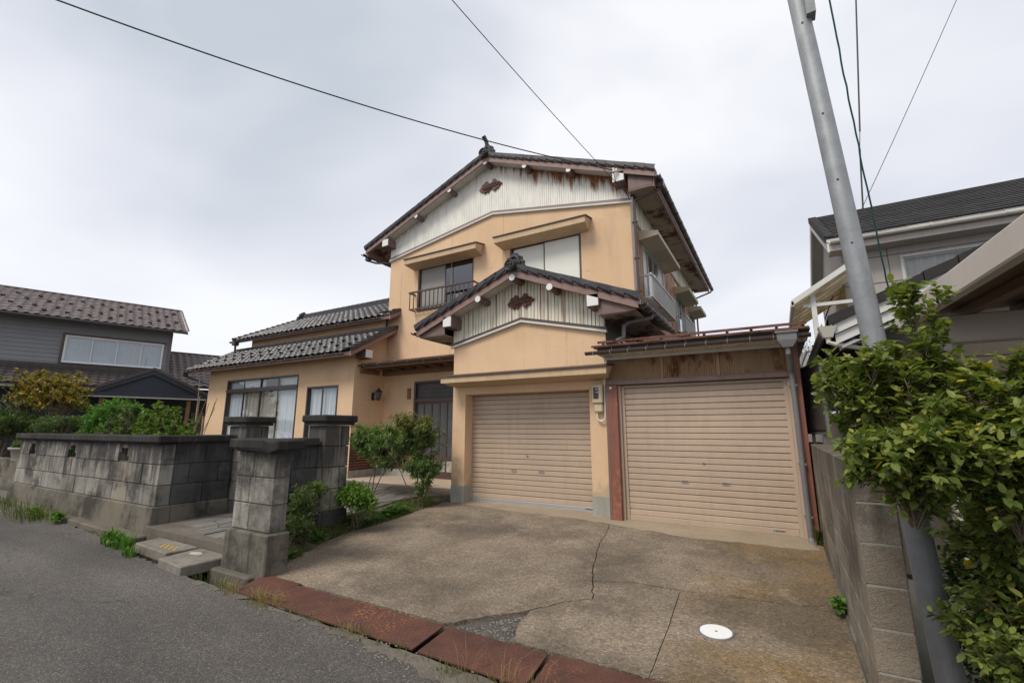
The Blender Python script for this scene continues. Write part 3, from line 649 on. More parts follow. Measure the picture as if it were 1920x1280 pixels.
def pillar(x0, x1, y0, y1, zb, lab):
    t = thing('gate_pillar', lab, 'gate pillar', ((x0 + x1) / 2, (y0 + y1) / 2, zb - .2), 'concrete block gate pillars')
    mb = MB(); mb.hexa([(x0 - .04, y0 - .04, zb - .3), (x1 + .04, y0 - .04, zb - .3), (x1 + .04, y1 + .04, zb - .3), (x0 - .04, y1 + .04, zb - .3)], [(x0 - .025, y0 - .025, zb + .23), (x1 + .025, y0 - .025, zb + .23), (x1 + .025, y1 + .025, zb + .23), (x0 - .025, y1 + .025, zb + .23)]); mb.build('footing', 'block_dark', t, bevel=.012)
    zz = [zb + .23 + i * (1.555 - zb - .23) / 4 for i in range(5)]
    mb = MB(); mb.box(x0 + .03, x1 - .03, y0 + .03, y1 - .03, zb, 1.55); mb.build('mortar_core', 'old_concrete', t)
    for ci in range(4):
        f = .68 if ci % 2 else .40; ym = y0 + (y1 - y0) * f
        for a, b_ in ((y0, ym), (ym, y1)): inst('block', BLK['block'], t, ((x0 + x1) / 2, (a + b_) / 2, (zz[ci] + zz[ci + 1]) / 2), (x1 - x0, b_ - a - .012, zz[ci + 1] - zz[ci] - .012))
    mb = MB(); mb.box(x0 - .09, x1 + .09, y0 - .09, y1 + .09, 1.605, 1.72); mb.build('cap', 'coping', t, bevel=.02)
    mb = MB(); mb.box(x0 - .05, x1 + .05, y0 - .05, y1 + .05, 1.555, 1.603); mb.build('cap_bed', 'coping', t)
    return t
pillar(-6.76, -6.34, 4.93, 5.42, -.02, 'tall concrete block gate pillar with dark cap, beside the young green shrub')
pillar(-9.0, -8.45, 4.86, 5.3, .0, 'concrete block gate pillar with dark cap behind the garden wall, in front of the wide window')

rw = thing('boundary_wall', 'weathered concrete block boundary wall along the right edge of the driveway', 'wall', (.46, 6.3, -.2))
cr_ = [(-.12 + .235 * i, -.12 + .235 * (i + 1)) for i in range(6)]
mb = MB(); mb.box(.368, .552, 3.608, 8.99, -.3, 1.27); mb.build('mortar_core', 'plinth', rw)
mb = MB(); mb.hexa([(.325, 3.56, -.4), (.6, 3.56, -.4), (.6, 9, -.4), (.325, 9, -.4)], [(.345, 3.58, -.125), (.58, 3.58, -.125), (.58, 9, -.0), (.345, 9, -.0)]); mb.build('footing', 'block_base', rw)
for ci, (z0, z1) in enumerate(cr_):
    y = 3.6; k = 0
    while y < 8.95:
        ye = min(9.0, y + .41 * (.5 if (k == 0 and ci % 2) else 1)); inst('block', BLK['block_right'], rw, (.46, (y + ye) / 2, (z0 + z1) / 2), (.2, ye - y - .008, z1 - z0 - .008)); y = ye; k += 1
# ---------------------------------------------------------------- the house
house = thing('house', 'two-storey peach stucco house with black tile roofs, rusty white gable cladding and a built-in garage', 'house', (-7, 12, 0))
XC, XL, XR, MY = -6.6, -10.5, -2.58, 10.2          # main block
GC, GL, GR, GY = -4.34, -6.06, -2.60, 7.9           # garage wing
def S(x): return 9.05 - .4 * abs(x - XC)            # underside of the main roof at the gable
def SG(x): return 4.50 - .4 * abs(x - GC)
def trim(x): return 6.9 + (7.57 - 6.9) * (1 - abs(x + 6.54) / 3.96)
def trimg(x): return 3.28 + (3.67 - 3.28) * (1 - abs(x - GC) / 1.73)
# walls -----------------------------------------------------------
WR = (-5.98, -3.9, 5.02, 6.42); WLn = (-9.3, -7.2, 5.02, 6.45); DR = (-9.27, -7.4, .15, 2.87)
mb = MB(); wall_xz(mb, MY, XL, XR, -.25, 6.9, [WR, WLn, DR], .14)
mb.sheet([(XL, MY, 6.9), (XR, MY, 6.9), (-6.54, MY, 7.57)])
k = len(mb.v); wall_xz(mb, 0, 10.2, 19.2, -.25, 6.9, [(10.85, 13.3, 4.55, 6.05), (15.1, 16.8, 4.6, 5.9), (17.7, 18.9, 4.6, 5.9)], .1, 1)
swap(mb, k, lambda p: (XR - p[1], p[0], p[2]))
mb.sheet([(XL, 19.2, -.25), (XL, MY, -.25), (XL, MY, 7.3), (XL, 19.2, 7.3)]); mb.sheet([(XR, 19.2, -.25), (XL, 19.2, -.25), (XL, 19.2, 7.3), (XR, 19.2, 7.3)])
mwall = mb.build('main_wall', 'stucco', house)
mb = MB()
for x in (-8.0, -6.2, -10.0): mb.box(x - .006, x + .006, MY - .004, MY + .01, 3.4 if x > -9 else 5, 6.4 if x < -9 else trim(x) - .05)
mb.build('wall_seams', 'awning_face', mwall)
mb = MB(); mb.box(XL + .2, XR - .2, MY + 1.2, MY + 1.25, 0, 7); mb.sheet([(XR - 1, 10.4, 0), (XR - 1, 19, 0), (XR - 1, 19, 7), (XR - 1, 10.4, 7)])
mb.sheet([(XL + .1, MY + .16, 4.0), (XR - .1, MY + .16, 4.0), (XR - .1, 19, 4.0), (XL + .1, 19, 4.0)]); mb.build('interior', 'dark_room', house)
# gable cladding, trims, side cladding
corrugated(XL + .01, XR - .01, lambda x: trim(x) + .03, lambda x: S(x) + .05, MY - .035, .063, .016, .78).build('gable_cladding', 'white_cladding', house)
def strip(f, xs, y0, y1, dz0, dz1):
    mb = MB()
    for a, b in zip(xs[:-1], xs[1:]):
        mb.hexa([(a, y0, f(a) + dz0), (b, y0, f(b) + dz0), (b, y1, f(b) + dz0), (a, y1, f(a) + dz0)], [(a, y0, f(a) + dz1), (b, y0, f(b) + dz1), (b, y1, f(b) + dz1), (a, y1, f(a) + dz1)])
    return mb
strip(trim, [XL - .02, -6.54, XR + .03], MY - .055, MY - .004, -.005, .065).build('gable_trim', 'brown_trim', house)
strip(trim, [XL - .02, -6.54, XR + .03], MY - .065, MY - .004, -.05, -.01).build('gable_flashing', 'pale_trim', house)
# side: white rusty sheet over a trim, brown sheets below
k0 = corrugated(10.24, 19.2, lambda x: 6.42, lambda x: 7.5, 0, .075, -.02); swap(k0, 0, lambda p: (XR + .035 + p[1], p[0], p[2])); k0.build('side_cladding_upper', 'white_cladding_garage', house)
sc_ = MB()
for (a, b) in ((10.24, 10.85), (13.3, 15.1), (16.8, 17.7), (18.9, 19.2)):
    y = a
    while y < b - .01:
        ye = min(b, y + .3); sc_.box(XR + .004, XR + .03, y + .004, ye - .004, 3.2, 6.36); y = ye
for (a, b, z) in ((10.85, 13.3, 4.55), (15.1, 16.8, 4.6), (17.7, 18.9, 4.6)):
    y = a
    while y < b - .01:
        ye = min(b, y + .3); sc_.box(XR + .004, XR + .03, y + .004, ye - .004, 3.2, z - .04); y = ye
sc_.build('side_cladding_lower', 'side_cladding', house)
mb = MB(); mb.box(XR + .002, XR + .05, 10.2, 19.2, 6.36, 6.43); mb.box(XR - .02, XR + .055, MY - .06, MY + .04, 3.2, 6.98); mb.build('corner_trim', 'brown_trim', house)

def window(x0, x1, z0, z1, y, panes, mats, frame='bronze_frame', fw=.045, room=.5, rail=None, curt=True, parent=None, glassmat='glass', depth=.1, coff=.17, camp=1.0):
    """sliding window in plane y (outside -Y): frame, sashes, panes, curtains"""
    par = parent or house
    mb = MB(); mb.box(x0, x1, y, y + depth, z1 - fw, z1); mb.box(x0, x1, y - .03, y + depth, z0, z0 + fw); mb.box(x0, x0 + fw, y, y + depth, z0 + fw, z1 - fw); mb.box(x1 - fw, x1, y, y + depth, z0 + fw, z1 - fw)
    w_ = mb.build('window', frame, par); n = len(panes); xs = [x0 + fw + (x1 - x0 - 2 * fw) * sum(panes[:i]) / sum(panes) for i in range(n + 1)]
    for i in range(n):
        a, b = xs[i], xs[i + 1]; yy = y + (.025 if i % 2 else .055); s_ = .028
        if i: a -= .02
        mb = MB(); mb.box(a, a + s_, yy, yy + .025, z0 + fw, z1 - fw); mb.box(b - s_, b, yy, yy + .025, z0 + fw, z1 - fw); mb.box(a + s_, b - s_, yy, yy + .025, z1 - fw - s_, z1 - fw); mb.box(a + s_, b - s_, yy, yy + .025, z0 + fw, z0 + fw + s_ * 1.4)
        mb.build('sash', frame, w_)
        mk = mats[i]
        if mk in ('screen_white', 'screen_grey', 'frosted'):
            mb = MB(); mb.box(a + s_, b - s_, yy + .008, yy + .014, z0 + fw + s_, z1 - fw - s_); mb.build('pane', mk, w_)
        else:
            mb = MB(); mb.sheet([(a + s_, yy + .01, z0 + fw + s_), (b - s_, yy + .01, z0 + fw + s_), (b - s_, yy + .01, z1 - fw - s_), (a + s_, yy + .01, z1 - fw - s_)]); mb.build('pane', glassmat, w_)
        if mk.startswith('curtain'):
            mb = MB(); nn = 40; A, B = a - .02, b + .02; vs = []
            ph = random.uniform(0, 6); fr = random.uniform(.8, 1.25)
            for q in range(nn + 1):
                u = q / nn; xx = A + (B - A) * u; dy = camp * (.035 * math.sin(ph + u * (B - A) * 62 * fr) + .02 * math.sin(ph * 2 + u * (B - A) * 27))
                vs += [(xx, y + coff + dy, z0 + .02), (xx + .012 * math.sin(q), y + coff + dy * .6, z1 - .02)]
            mb.add(vs, [(2 * q, 2 * q + 2, 2 * q + 3, 2 * q + 1) for q in range(nn)]); mb.build('curtain', mk, w_, smooth=True)
    return w_
window(*WR, MY + .01, [1, 1.02], ['screen_white', 'screen_white'], 'brown_frame')
window(*WLn, MY + .01, [1, 1], ['screen_grey', 'glass'], 'brown_frame', glassmat='glass_dark')
mb = MB(); mb.box(-8.1, -7.62, MY + .35, MY + .38, 5.1, 5.5); mb.build('paper_box', 'screen_white', house)
# awnings ---------------------------------------------------------
def awning(x0, x1, y, d, z, mat='awning_face', th=.13, drop=.09):
    """sloped box hood over an opening in plane Y=y"""
    mb = MB(); mb.hexa([(x0 + .06, y + .0, z - .1), (x1 - .06, y + .0, z - .1), (x1, y - d, z - .02), (x0, y - d, z - .02)][::-1], [(x0, y + .0, z + th + drop), (x1, y + .0, z + th + drop), (x1, y - d, z + th), (x0, y - d, z + th)][::-1])
    a = mb.build('window_hood', mat, house)
    mb = MB(); mb.hexa([(x0 - .03, y - .0, z + th + drop + .003), (x1 + .03, y - .0, z + th + drop + .003), (x1 + .03, y - d - .03, z + th + .003), (x0 - .03, y - d - .03, z + th + .003)][::-1], [(x0 - .03, y - .0, z + th + drop + .03), (x1 + .03, y - .0, z + th + drop + .03), (x1 + .03, y - d - .03, z + th + .03), (x0 - .03, y - d - .03, z + th + .03)][::-1])
    mb.build('hood_flashing', 'brown_frame', a); return a
awning(-6.26, -3.62, MY - .001, .42, 6.47); awning(-9.52, -6.85, MY - .001, .42, 6.46)
def side_awning(y0, y1, z):
    mb = MB(); x = XR + .03; d = .46
    mb.hexa([(x, y0, z - .06), (x + d, y0, z), (x + d, y1, z), (x, y1, z - .06)], [(x, y0, z + .2), (x + d, y0, z + .11), (x + d, y1, z + .11), (x, y1, z + .2)]); mb.build('window_hood', 'awning_cream', house)
side_awning(10.62, 13.5, 6.1); side_awning(15.0, 16.95, 5.88); side_awning(17.6, 19.0, 5.85)
def side_window(y0, y1, z0, z1, panes):
    x = XR - .02; mb = MB(); f = .05
    mb.box(x - .06, x + .07, y0, y1, z1 - f, z1); mb.box(x - .06, x + .09, y0, y1, z0, z0 + f); mb.box(x - .06, x + .07, y0, y0 + f, z0 + f, z1 - f); mb.box(x - .06, x + .07, y1 - f, y1, z0 + f, z1 - f)
    w_ = mb.build('window', 'aluminium', house); n = len(panes); L_ = (y1 - y0 - 2 * f) / n
    for i, p in enumerate(panes):
        a = y0 + f + i * L_; mb = MB(); s_ = .03; xx = x + (.03 if i % 2 else 0)
        mb.box(xx - .012, xx + .012, a, a + s_, z0 + f, z1 - f); mb.box(xx - .012, xx + .012, a + L_ - s_, a + L_, z0 + f, z1 - f); mb.build('sash', 'aluminium', w_)
        mb = MB(); mb.sheet([(xx, a + s_, z0 + f), (xx, a + L_ - s_, z0 + f), (xx, a + L_ - s_, z1 - f), (xx, a + s_, z1 - f)]); mb.build('pane', p, w_)
side_window(10.85, 13.3, 4.55, 6.05, ['screen_white', 'glass_dark', 'glass_dark', 'screen_white']); side_window(15.1, 16.8, 4.6, 5.9, ['glass_dark'] * 3); side_window(17.7, 18.9, 4.6, 5.9, ['glass_dark'] * 2)
# railings --------------------------------------------------------
rl = MB(); x0, x1, y, zt, zb = -9.38, -7.02, MY - .26, 5.58, 5.02
rl.box(x0 - .02, x1 + .02, y - .028, y + .028, zt - .045, zt)
for x in (x0, x1): rl.box(x - .02, x + .02, y, MY, zt - .05, zt - .01); rl.box(x - .012, x + .012, y, MY, zb, zb + .024)
rail = rl.build('balcony_rail', 'brown_frame', house)
mb = MB(); mb.box(x0, x1, y - .012, y + .012, zb, zb + .028); mb.box(x0, x1, MY - .12, MY - .1, zb, zb + .025); mb.build('bottom_bar', 'brown_frame', rail)
bar = MB(); bar.box(-.011, .011, -.011, .011, 0, zt - zb - .07); bar.box(-.009, .009, .01, .24, -.002, .018); barm = shared('rail_bar', bar, 'brown_frame')
for i in range(16): inst('rail_bar', barm, rail, (x0 + .012 + (x1 - x0 - .024) * i / 15, y, zb + .024))
# side white railing
mb = MB(); X_ = XR + .3; mb.box(X_ - .025, X_ + .025, 10.42, 13.35, 5.06, 5.11); mb.box(XR, X_, 10.5, 10.54, 5.06, 5.1); mb.box(XR, X_, 13.2, 13.24, 5.06, 5.1); mb.box(X_ - .02, X_ + .02, 10.42, 13.35, 4.52, 4.55)
srail = mb.build('side_rail', 'railing_white', house)
bar = MB(); bar.box(-.012, .012, -.02, .02, 0, .51); bar.box(-.2, .012, -.02, .02, -.03, 0); barm = shared('rail_bar', bar, 'railing_white')
for i in range(26): inst('rail_bar', barm, srail, (X_, 10.48 + 2.8 * i / 25, 4.55))
mb = MB(); mb.box(X_ - .025, X_ + .025, 15.0, 16.9, 5.06, 5.11); mb.box(XR, X_, 15.05, 15.09, 5.06, 5.1); mb.box(X_ - .02, X_ + .02, 15.0, 16.9, 4.55, 4.58); r2 = mb.build('side_rail', 'railing_white', house)
for i in range(14): inst('rail_bar', barm, r2, (X_, 15.06 + 1.75 * i / 13, 4.56))

# roofs -----------------------------------------------------------
TILE = shared('tile', stile(), 'roof_tile', True)
def verge_tile(l=.31):
    mb = MB()      # x across (0 = outer edge), y up slope, z out: a flap hangs over the verge, roll on the edge
    pr = [(-.012, -.05), (-.012, .012), (.0, .035), (.03, .05), (.07, .045), (.11, .02), (.28, .028)]
    vs = []
    for x, z in pr: vs += [(x, 0, z + .05 if z > -.04 else z), (x, l, z), (x + .004, 0, z - .01)]
    fs = []
    for i in range(len(pr) - 1):
        a, b = 3 * i, 3 * i + 3; fs += [(a, b, b + 1, a + 1), (a + 2, b + 2, b, a)]
    return mb.add(vs, fs)
VT = shared('verge_tile', verge_tile(), 'roof_tile')
VTm = MB(); _v = verge_tile(); VTm.add([(-p[0], p[1], p[2]) for p in _v.v], [f[::-1] for f in _v.f]); VTM = shared('verge_tile', VTm, 'roof_tile')
def frame(xa, ya):
    xa = Vector(xa).normalized(); ya = Vector(ya).normalized(); za = xa.cross(ya).normalized()
    return Matrix((xa, ya, za)).transposed()
def tilefield(parent, origin, xa, ya, ncol, nrow, pitch=.27, exp=.25, clip=None, name='tile', individually=True, rows=None):
    """lay tiles: columns along xa from origin, rows up ya; returns leftover joined mesh if not individually"""
    M3 = frame(xa, ya); xa = Vector(xa).normalized(); ya = Vector(ya).normalized(); src = TILE; mb = MB()
    vv = [v.co.copy() for v in src.vertices]; ff = [tuple(p.vertices) for p in src.polygons]
    za = M3 @ Vector((0, 0, 1))
    for r in range(*(rows or (0, nrow))):
        for c in range(ncol):
            p = Vector(origin) + xa * (c * pitch) + ya * (r * exp) + za * random.uniform(-.003, .003)
            if clip and not clip(p): continue
            if individually: inst(name, src, parent, p, mat3=M3)
            else: mb.add([p + M3 @ v for v in vv], ff)
    if not individually and mb.v:
        o = mb.build('tile_field', 'roof_tile', parent, smooth=True); o['kind'] = 'stuff'
def gable_roof(xc, ridge_under, xtipL, xtipR, yv, yb, slope, Sf, nm, deck=.11, oni=1.0, backtiles=True, fieldclip=None):
    """main roof part with deck, soffit boards, verge boards, verge tiles"""
    th = math.atan(slope)
    mb = MB()
    for xt in (xtipL, xtipR):
        mb.hexa([(xc, yv + .05, Sf(xc) + .06), (xt, yv + .05, Sf(xt) + .06), (xt, yb, Sf(xt) + .06), (xc, yb, Sf(xc) + .06)] if xt > xc else [(xt, yv + .05, Sf(xt) + .06), (xc, yv + .05, Sf(xc) + .06), (xc, yb, Sf(xc) + .06), (xt, yb, Sf(xt) + .06)],
                [(xc, yv + .05, Sf(xc) + .06 + deck), (xt, yv + .05, Sf(xt) + .06 + deck), (xt, yb, Sf(xt) + .06 + deck), (xc, yb, Sf(xc) + .06 + deck)] if xt > xc else [(xt, yv + .05, Sf(xt) + .06 + deck), (xc, yv + .05, Sf(xc) + .06 + deck), (xc, yb, Sf(xc) + .06 + deck), (xt, yb, Sf(xt) + .06 + deck)])
    roof = mb.build(nm, 'soffit_rust', house)
    # verge boards: lower pinkish board and thin dark upper strip
    for xt in (xtipL, xtipR):
        s_ = 1 if xt > xc else -1
        mb = MB(); q = [(xc, -.01), (xt, -.01), (xt, .135), (xc, .135)]
        mb.extr([(x, yv + .012, Sf(x) + d) for x, d in q], (0, .035, 0)); mb.build('verge_board', 'verge_board', roof)
        mb = MB(); q = [(xc, .138), (xt + .02 * s_, .138), (xt + .02 * s_, .2), (xc, .2)]; mb.extr([(x, yv - .02, Sf(x) + d) for x, d in q], (0, .07, 0)); mb.build('verge_strip', 'purlin_side', roof)
        # white painted soffit under the gable overhang
        mb = MB(); xe = xt - .75 * s_
        mb.extr([(xc, yv + .05, Sf(xc) + .04), (xe, yv + .05, Sf(xe) + .04), (xe, yv + .05, Sf(xe) + .055), (xc, yv + .05, Sf(xc) + .055)], (0, .6, 0)); mb.build('verge_soffit', 'soffit_white', roof)
        # verge tiles
        L_ = abs(xt - xc) / math.cos(th); n = int(L_ / .25); up = Vector((-s_ * math.cos(th), 0, math.sin(th))); nrm = Vector((s_ * math.sin(th), 0, math.cos(th)))
        xa = Vector((0, 1, 0)) if s_ < 0 else Vector((0, -1, 0))
        for i in range(n + 1):
            p = Vector((xt + .03 * s_, yv - .03, Sf(xt) + .205)) + up * (i * L_ / (n + .5)) + nrm * random.uniform(-.004, .004)
            inst('verge_tile', VTM if s_ > 0 else VT, roof, p, mat3=frame(xa, up))
        # the first eave tiles along Y singly, the rest of the slope as one field
        ncol = int((yb - yv - .3) / .27); nrow = int(L_ / .25)
        org = Vector((xt + .05 * s_, yv + .24 if s_ < 0 else yv + .24 + ncol * .27, Sf(xt) + .185))
        if s_ > 0: tilefield(roof, org, xa, up, ncol, 1, individually=True, clip=fieldclip)
        tilefield(roof, org, xa, up, ncol, nrow, individually=False, rows=((1, nrow) if s_ > 0 else (0, nrow)), clip=fieldclip)
    return roof
rf = gable_roof(XC, 9.05, -11.3, -1.93, 9.8, 19.6, .4, S, 'main_roof')
purl = MB(); purl.tube([(0, 0, 0), (0, .62, 0)], .072, 14); PUR = shared('purlin', purl, 'purlin_side', False)
capm = MB(); capm.tube([(0, -.006, 0), (0, .004, 0)], .068, 16); CAP = shared('purlin_cap', capm, 'white_cap')
def purlins(roof, xs, Sf, yv):
    for x in xs:
        p = inst('purlin', PUR, roof, (x, yv - .02, Sf(x) - .035))
        mb = MB(); mb.tube([(x, yv - .03, Sf(x) - .035), (x, yv - .019, Sf(x) - .035)], .066, 16); mb.build('purlin_cap', 'white_cap', roof)
def boxend(roof, x0, x1, y0, y1, z0, z1):
    mb = MB(); mb.box(x0, x1, y0, y1, z0, z1); o = mb.build('beam_end', 'purlin_side', roof, bevel=.008)
    mb = MB(); mb.box(x0 + .015, x1 - .015, y0 - .008, y0 - .001, z0 + .015, z1 - .015); mb.build('beam_cap', 'white_cap', roof)
purlins(rf, [XC + 1.28 * i for i in (-2, -1, 0, 1, 2)], S, 9.85)
boxend(rf, -10.56, -10.28, 9.82, MY - .04, 7.25, 7.5); boxend(rf, -2.92, -2.62, 9.82, MY - .04, 7.28, 7.54)
# dark corrugated eave soffit (right side) and fascias
mb = MB(); y = 10.3
while y < 19.4:
    mb.box(XR + .05, -2.05, y, y + .055, 7.02, 7.03); y += .075
mb.box(XR + .04, -1.98, 9.9, 19.5, 7.032, 7.04); mb.build('eave_soffit', 'soffit_rust', rf)
for q in ((-2.0, -1.96, 9.9, 19.5, 6.98, 7.19), (-11.28, -11.22, 9.86, 19.5, 7.08, 7.3)): MB().box(*q).build('eave_fascia', 'verge_board', rf)
mb = MB(); mb.sheet([(XR + .02, 9.9, 7.43), (-1.99, 9.9, 7.2), (-1.99, 9.9, 7.0), (XR + .02, 9.9, 7.0)]); mb.build('eave_end_board', 'purlin_side', rf)
def gutter(pts, r=.062, name='gutter', mat='gutter_brown', parent=None, hangers=0, hook='aluminium'):
    """half-round trough along a straight run, with strap hangers"""
    a, b = Vector(pts[0]), Vector(pts[1]); d = (b - a).normalized(); s_ = d.cross(Vector((0, 0, 1))).normalized(); up = Vector((0, 0, 1)); mb = MB(); n = 8; vs = []
    for p in (a, b):
        for rr_ in (r, r - .006):
            for k in range(n + 1): t = math.pi * k / n; vs.append(p + s_ * math.cos(t) * rr_ - up * math.sin(t) * rr_)
    m = n + 1; fs = []
    for k in range(n): fs += [(k, k + 1, 2 * m + k + 1, 2 * m + k), (m + k + 1, m + k, 3 * m + k, 3 * m + k + 1), (k, m + k, m + k + 1, k + 1), (2 * m + k + 1, 3 * m + k + 1, 3 * m + k, 2 * m + k)]
    fs += [(0, 2 * m, 3 * m, m), (n, m + n, 3 * m + n, 2 * m + n)]
    g = mb.add(vs, fs).build(name, mat, parent or house, smooth=False)
    if hangers:
        hm = MB()
        for i in range(hangers):
            p = a + (b - a) * ((i + .5) / hangers); hm.tube([p + s_ * math.cos(t) * (r + .006) - up * math.sin(t) * (r + .006) for t in [math.pi * k / 6 for k in range(7)]] + [p - s_ * r + up * .08], .007, 4)
        hm.build('gutter_hangers', hook, g)
    return g
gutter(((-1.86, 9.78, 7.19), (-1.86, 19.6, 7.1)), .065, hangers=16, hook='dark_metal', parent=rf); gutter(((-11.38, 9.75, 7.16), (-11.38, 19.6, 7.1)), .06, hangers=14, parent=rf)
mb = MB(); mb.tube([(-1.86, 10.12, 7.12), (-1.87, 10.12, 7.02), (-2.0, 10.12, 6.95), (-2.46, 10.14, 6.86), (-2.5, 10.13, 6.78), (-2.5, 10.13, 3.9)], .033, 10); mb.box(-1.94, -1.79, 10.04, 10.2, 7.02, 7.2)
for z in (6.3, 5.4, 4.6): mb.box(-2.56, -2.45, 10.09, 10.2, z, z + .03)
mb.build('downpipe', 'gutter_brown', house)
mb = MB(); mb.tube([(-1.86, 19.4, 7.05), (-1.9, 19.4, 6.95), (-2.44, 19.3, 6.75), (-2.47, 19.28, 6.6), (-2.47, 19.28, 3)], .033, 8); mb.build('downpipe', 'gutter_brown', house)
mb = MB(); mb.tube([(-11.38, 10.0, 7.1), (-11.36, 10.02, 7.0), (-11.1, 10.1, 6.9), (-10.58, 10.3, 6.86)], .033, 8); mb.box(-11.45, -11.31, 9.95, 10.1, 7.0, 7.15); mb.build('downpipe', 'gutter_brown', house)
def ridge(roof, xc, yv, yb, z, s=1.0, tall=True):
    mb = MB()
    for i, w_ in enumerate((.16, .14, .12)): mb.box(xc - w_ * s, xc + w_ * s, yv + .06 + .02 * i, yb, z + .0 + i * .045 * s, z + .04 * s + i * .045 * s)
    rd = mb.build('ridge', 'roof_tile', roof)
    mb = MB(); L_ = .3; y = yv + .12
    while y < yb - .05: mb.tube([(xc, y, z + .15 * s), (xc, min(yb, y + L_ - .01), z + .14 * s)], .085 * s, 8); y += L_
    o = mb.build('ridge_caps', 'roof_tile', rd)
    # round end disc with ring and three-comma swirl
    y0 = yv - .10; zc = z + .04 * s; mb = MB(); mb.tube([(xc, y0, zc), (xc, y0 + .3, zc)], .135 * s, 24); d = mb.build('ridge_disc', 'roof_tile', rd)
    mb = MB(); mb.tube([(xc + .12 * s * math.cos(t), y0 - .008, zc + .12 * s * math.sin(t)) for t in [2 * math.pi * k / 24 for k in range(25)]], .016 * s, 6)
    for j in range(3):
        a0 = j * 2.094; mb.tube([(xc + rr_ * s * math.cos(a0 + q), y0 - .004, zc + rr_ * s * math.sin(a0 + q)) for q, rr_ in ((0, .03), (.35, .052), (.8, .07), (1.4, .08), (2.0, .085))], [.026 * s, .024 * s, .018 * s, .01 * s, .004 * s], 6)
    mb.build('disc_relief', 'roof_tile', d)
    # ornamental ridge-end tile: scrolled plate behind the disc
    mb = MB(); pr = [(-.27, -.10), (-.30, -.02), (-.24, .05), (-.26, .12), (-.19, .17), (-.20, .24), (-.12, .27), (-.08, .33), (0, .36), (.08, .33), (.12, .27), (.20, .24), (.19, .17), (.26, .12), (.24, .05), (.30, -.02), (.27, -.10)]
    mb.extr([(xc + a * s, yv + .1, z + .06 + b * s) for a, b in pr], (0, .1 * s, 0)); on = mb.build('ridge_ornament', 'roof_tile', rd, bevel=.012)
    mb = MB()
    for sgn in (-1, 1):
        for (cx_, cz_, r0) in ((.17, .05, .07), (.13, .19, .055), (.24, -.04, .05)):
            mb.tube([(xc + sgn * (cx_ + r0 * (1 - q / 7) * math.cos(q)) * s, yv + .09, z + .06 + (cz_ + r0 * (1 - q / 7) * math.sin(q)) * s) for q in [k * .5 for k in range(12)]], .018 * s, 5)
    mb.tube([(xc + .15 * s * math.cos(t), yv + .085, z + .1 + .2 * s * math.sin(t)) for t in [math.pi * k / 10 for k in range(11)]], .025 * s, 6)
    if tall: mb.tube([(xc, yv + .16, z + .3 * s), (xc - .01, yv + .1, z + .5 * s), (xc - .04, yv - .02, z + .62 * s)], [.06, .06, .065], 10)
    mb.build('ornament_scrolls', 'roof_tile', on)
ridge(rf, XC, 9.8, 19.6, 9.22, 1.0)

# garage wing ------------------------------------------------------
OP = (-5.73, -2.95, -.12, 2.21)
mb = MB(); wall_xz(mb, GY, GL, GR, -.2, 3.28, [OP], .3); mb.sheet([(GL, GY, 3.28), (GR, GY, 3.28), (GC, GY, 3.67)])
mb.sheet([(GL, MY, -.2), (GL, GY, -.2), (GL, GY, 3.9), (GL, MY, 3.9)]); mb.sheet([(GR, GY, -.2), (GR, MY, -.2), (GR, MY, 3.9), (GR, GY, 3.9)]); gwall = mb.build('garage_wall', 'stucco', house)
for a, b in ((GL - .004, OP[0] + .004), (OP[1] - .004, GR + .004)): MB().box(a, b, GY - .004, GY + .304, -.2, .34).build('plinth', 'plinth', gwall)
corrugated(GL, GR, lambda x: trimg(x) + .03, lambda x: SG(x) + .05, GY - .035, .075, .022, .75).build('gable_cladding', 'white_cladding_garage', house)
strip(trimg, [GL - .05, GC, GR + .04], GY - .06, GY - .004, .0, .055).build('gable_trim', 'brown_frame', house)
strip(trimg, [GL - .05, GC, GR + .04], GY - .07, GY - .004, -.045, -.004).build('gable_flashing', 'pale_trim', house)
ks = corrugated(GY, MY, lambda x: 2.98, lambda x: 3.86, 0, .06, -.02); swap(ks, 0, lambda p: (GR + .02 + p[1], p[0], p[2])); ks.build('side_sheet', 'dark_sheet', house)
grf = gable_roof(GC, 4.5, -6.81, -1.87, 7.47, MY - .02, .4, SG, 'garage_roof')
purlins(grf, [GC - .82, GC, GC + .82], SG, 7.5)
boxend(grf, -6.08, -5.84, 7.49, GY - .04, 3.63, 3.87); boxend(grf, -2.8, -2.56, 7.49, GY - .04, 3.64, 3.88)
ridge(grf, GC, 7.47, MY - .02, 4.66, .85, False)
for xa_, xb_ in ((-6.78, GL), (GR, -1.93)):
    mb = MB(); mb.box(xa_, xb_, 7.56, MY, 3.484, 3.494); y = 7.6
    while y < MY - .1: mb.box(xa_ + .03, xb_ - .02, y, y + .05, 3.474, 3.4841); y += .072
    mb.build('eave_soffit', 'soffit_rust', grf)
for q in ([(-6.76, 7.55, 3.56), (GL, 7.55, 3.84), (GL, 7.55, 3.49), (-6.76, 7.55, 3.49)], [(GR, 7.55, 3.84), (-1.93, 7.55, 3.56), (-1.93, 7.55, 3.49), (GR, 7.55, 3.49)]): MB().sheet(q).build('eave_end_board', 'purlin_side', grf)
gutter(((-6.87, 7.42, 3.60), (-6.87, 9.6, 3.55)), .055, parent=grf, hangers=5); gutter(((-1.8, 7.42, 3.60), (-1.8, 10.18, 3.58)), .06, parent=grf, hangers=8)
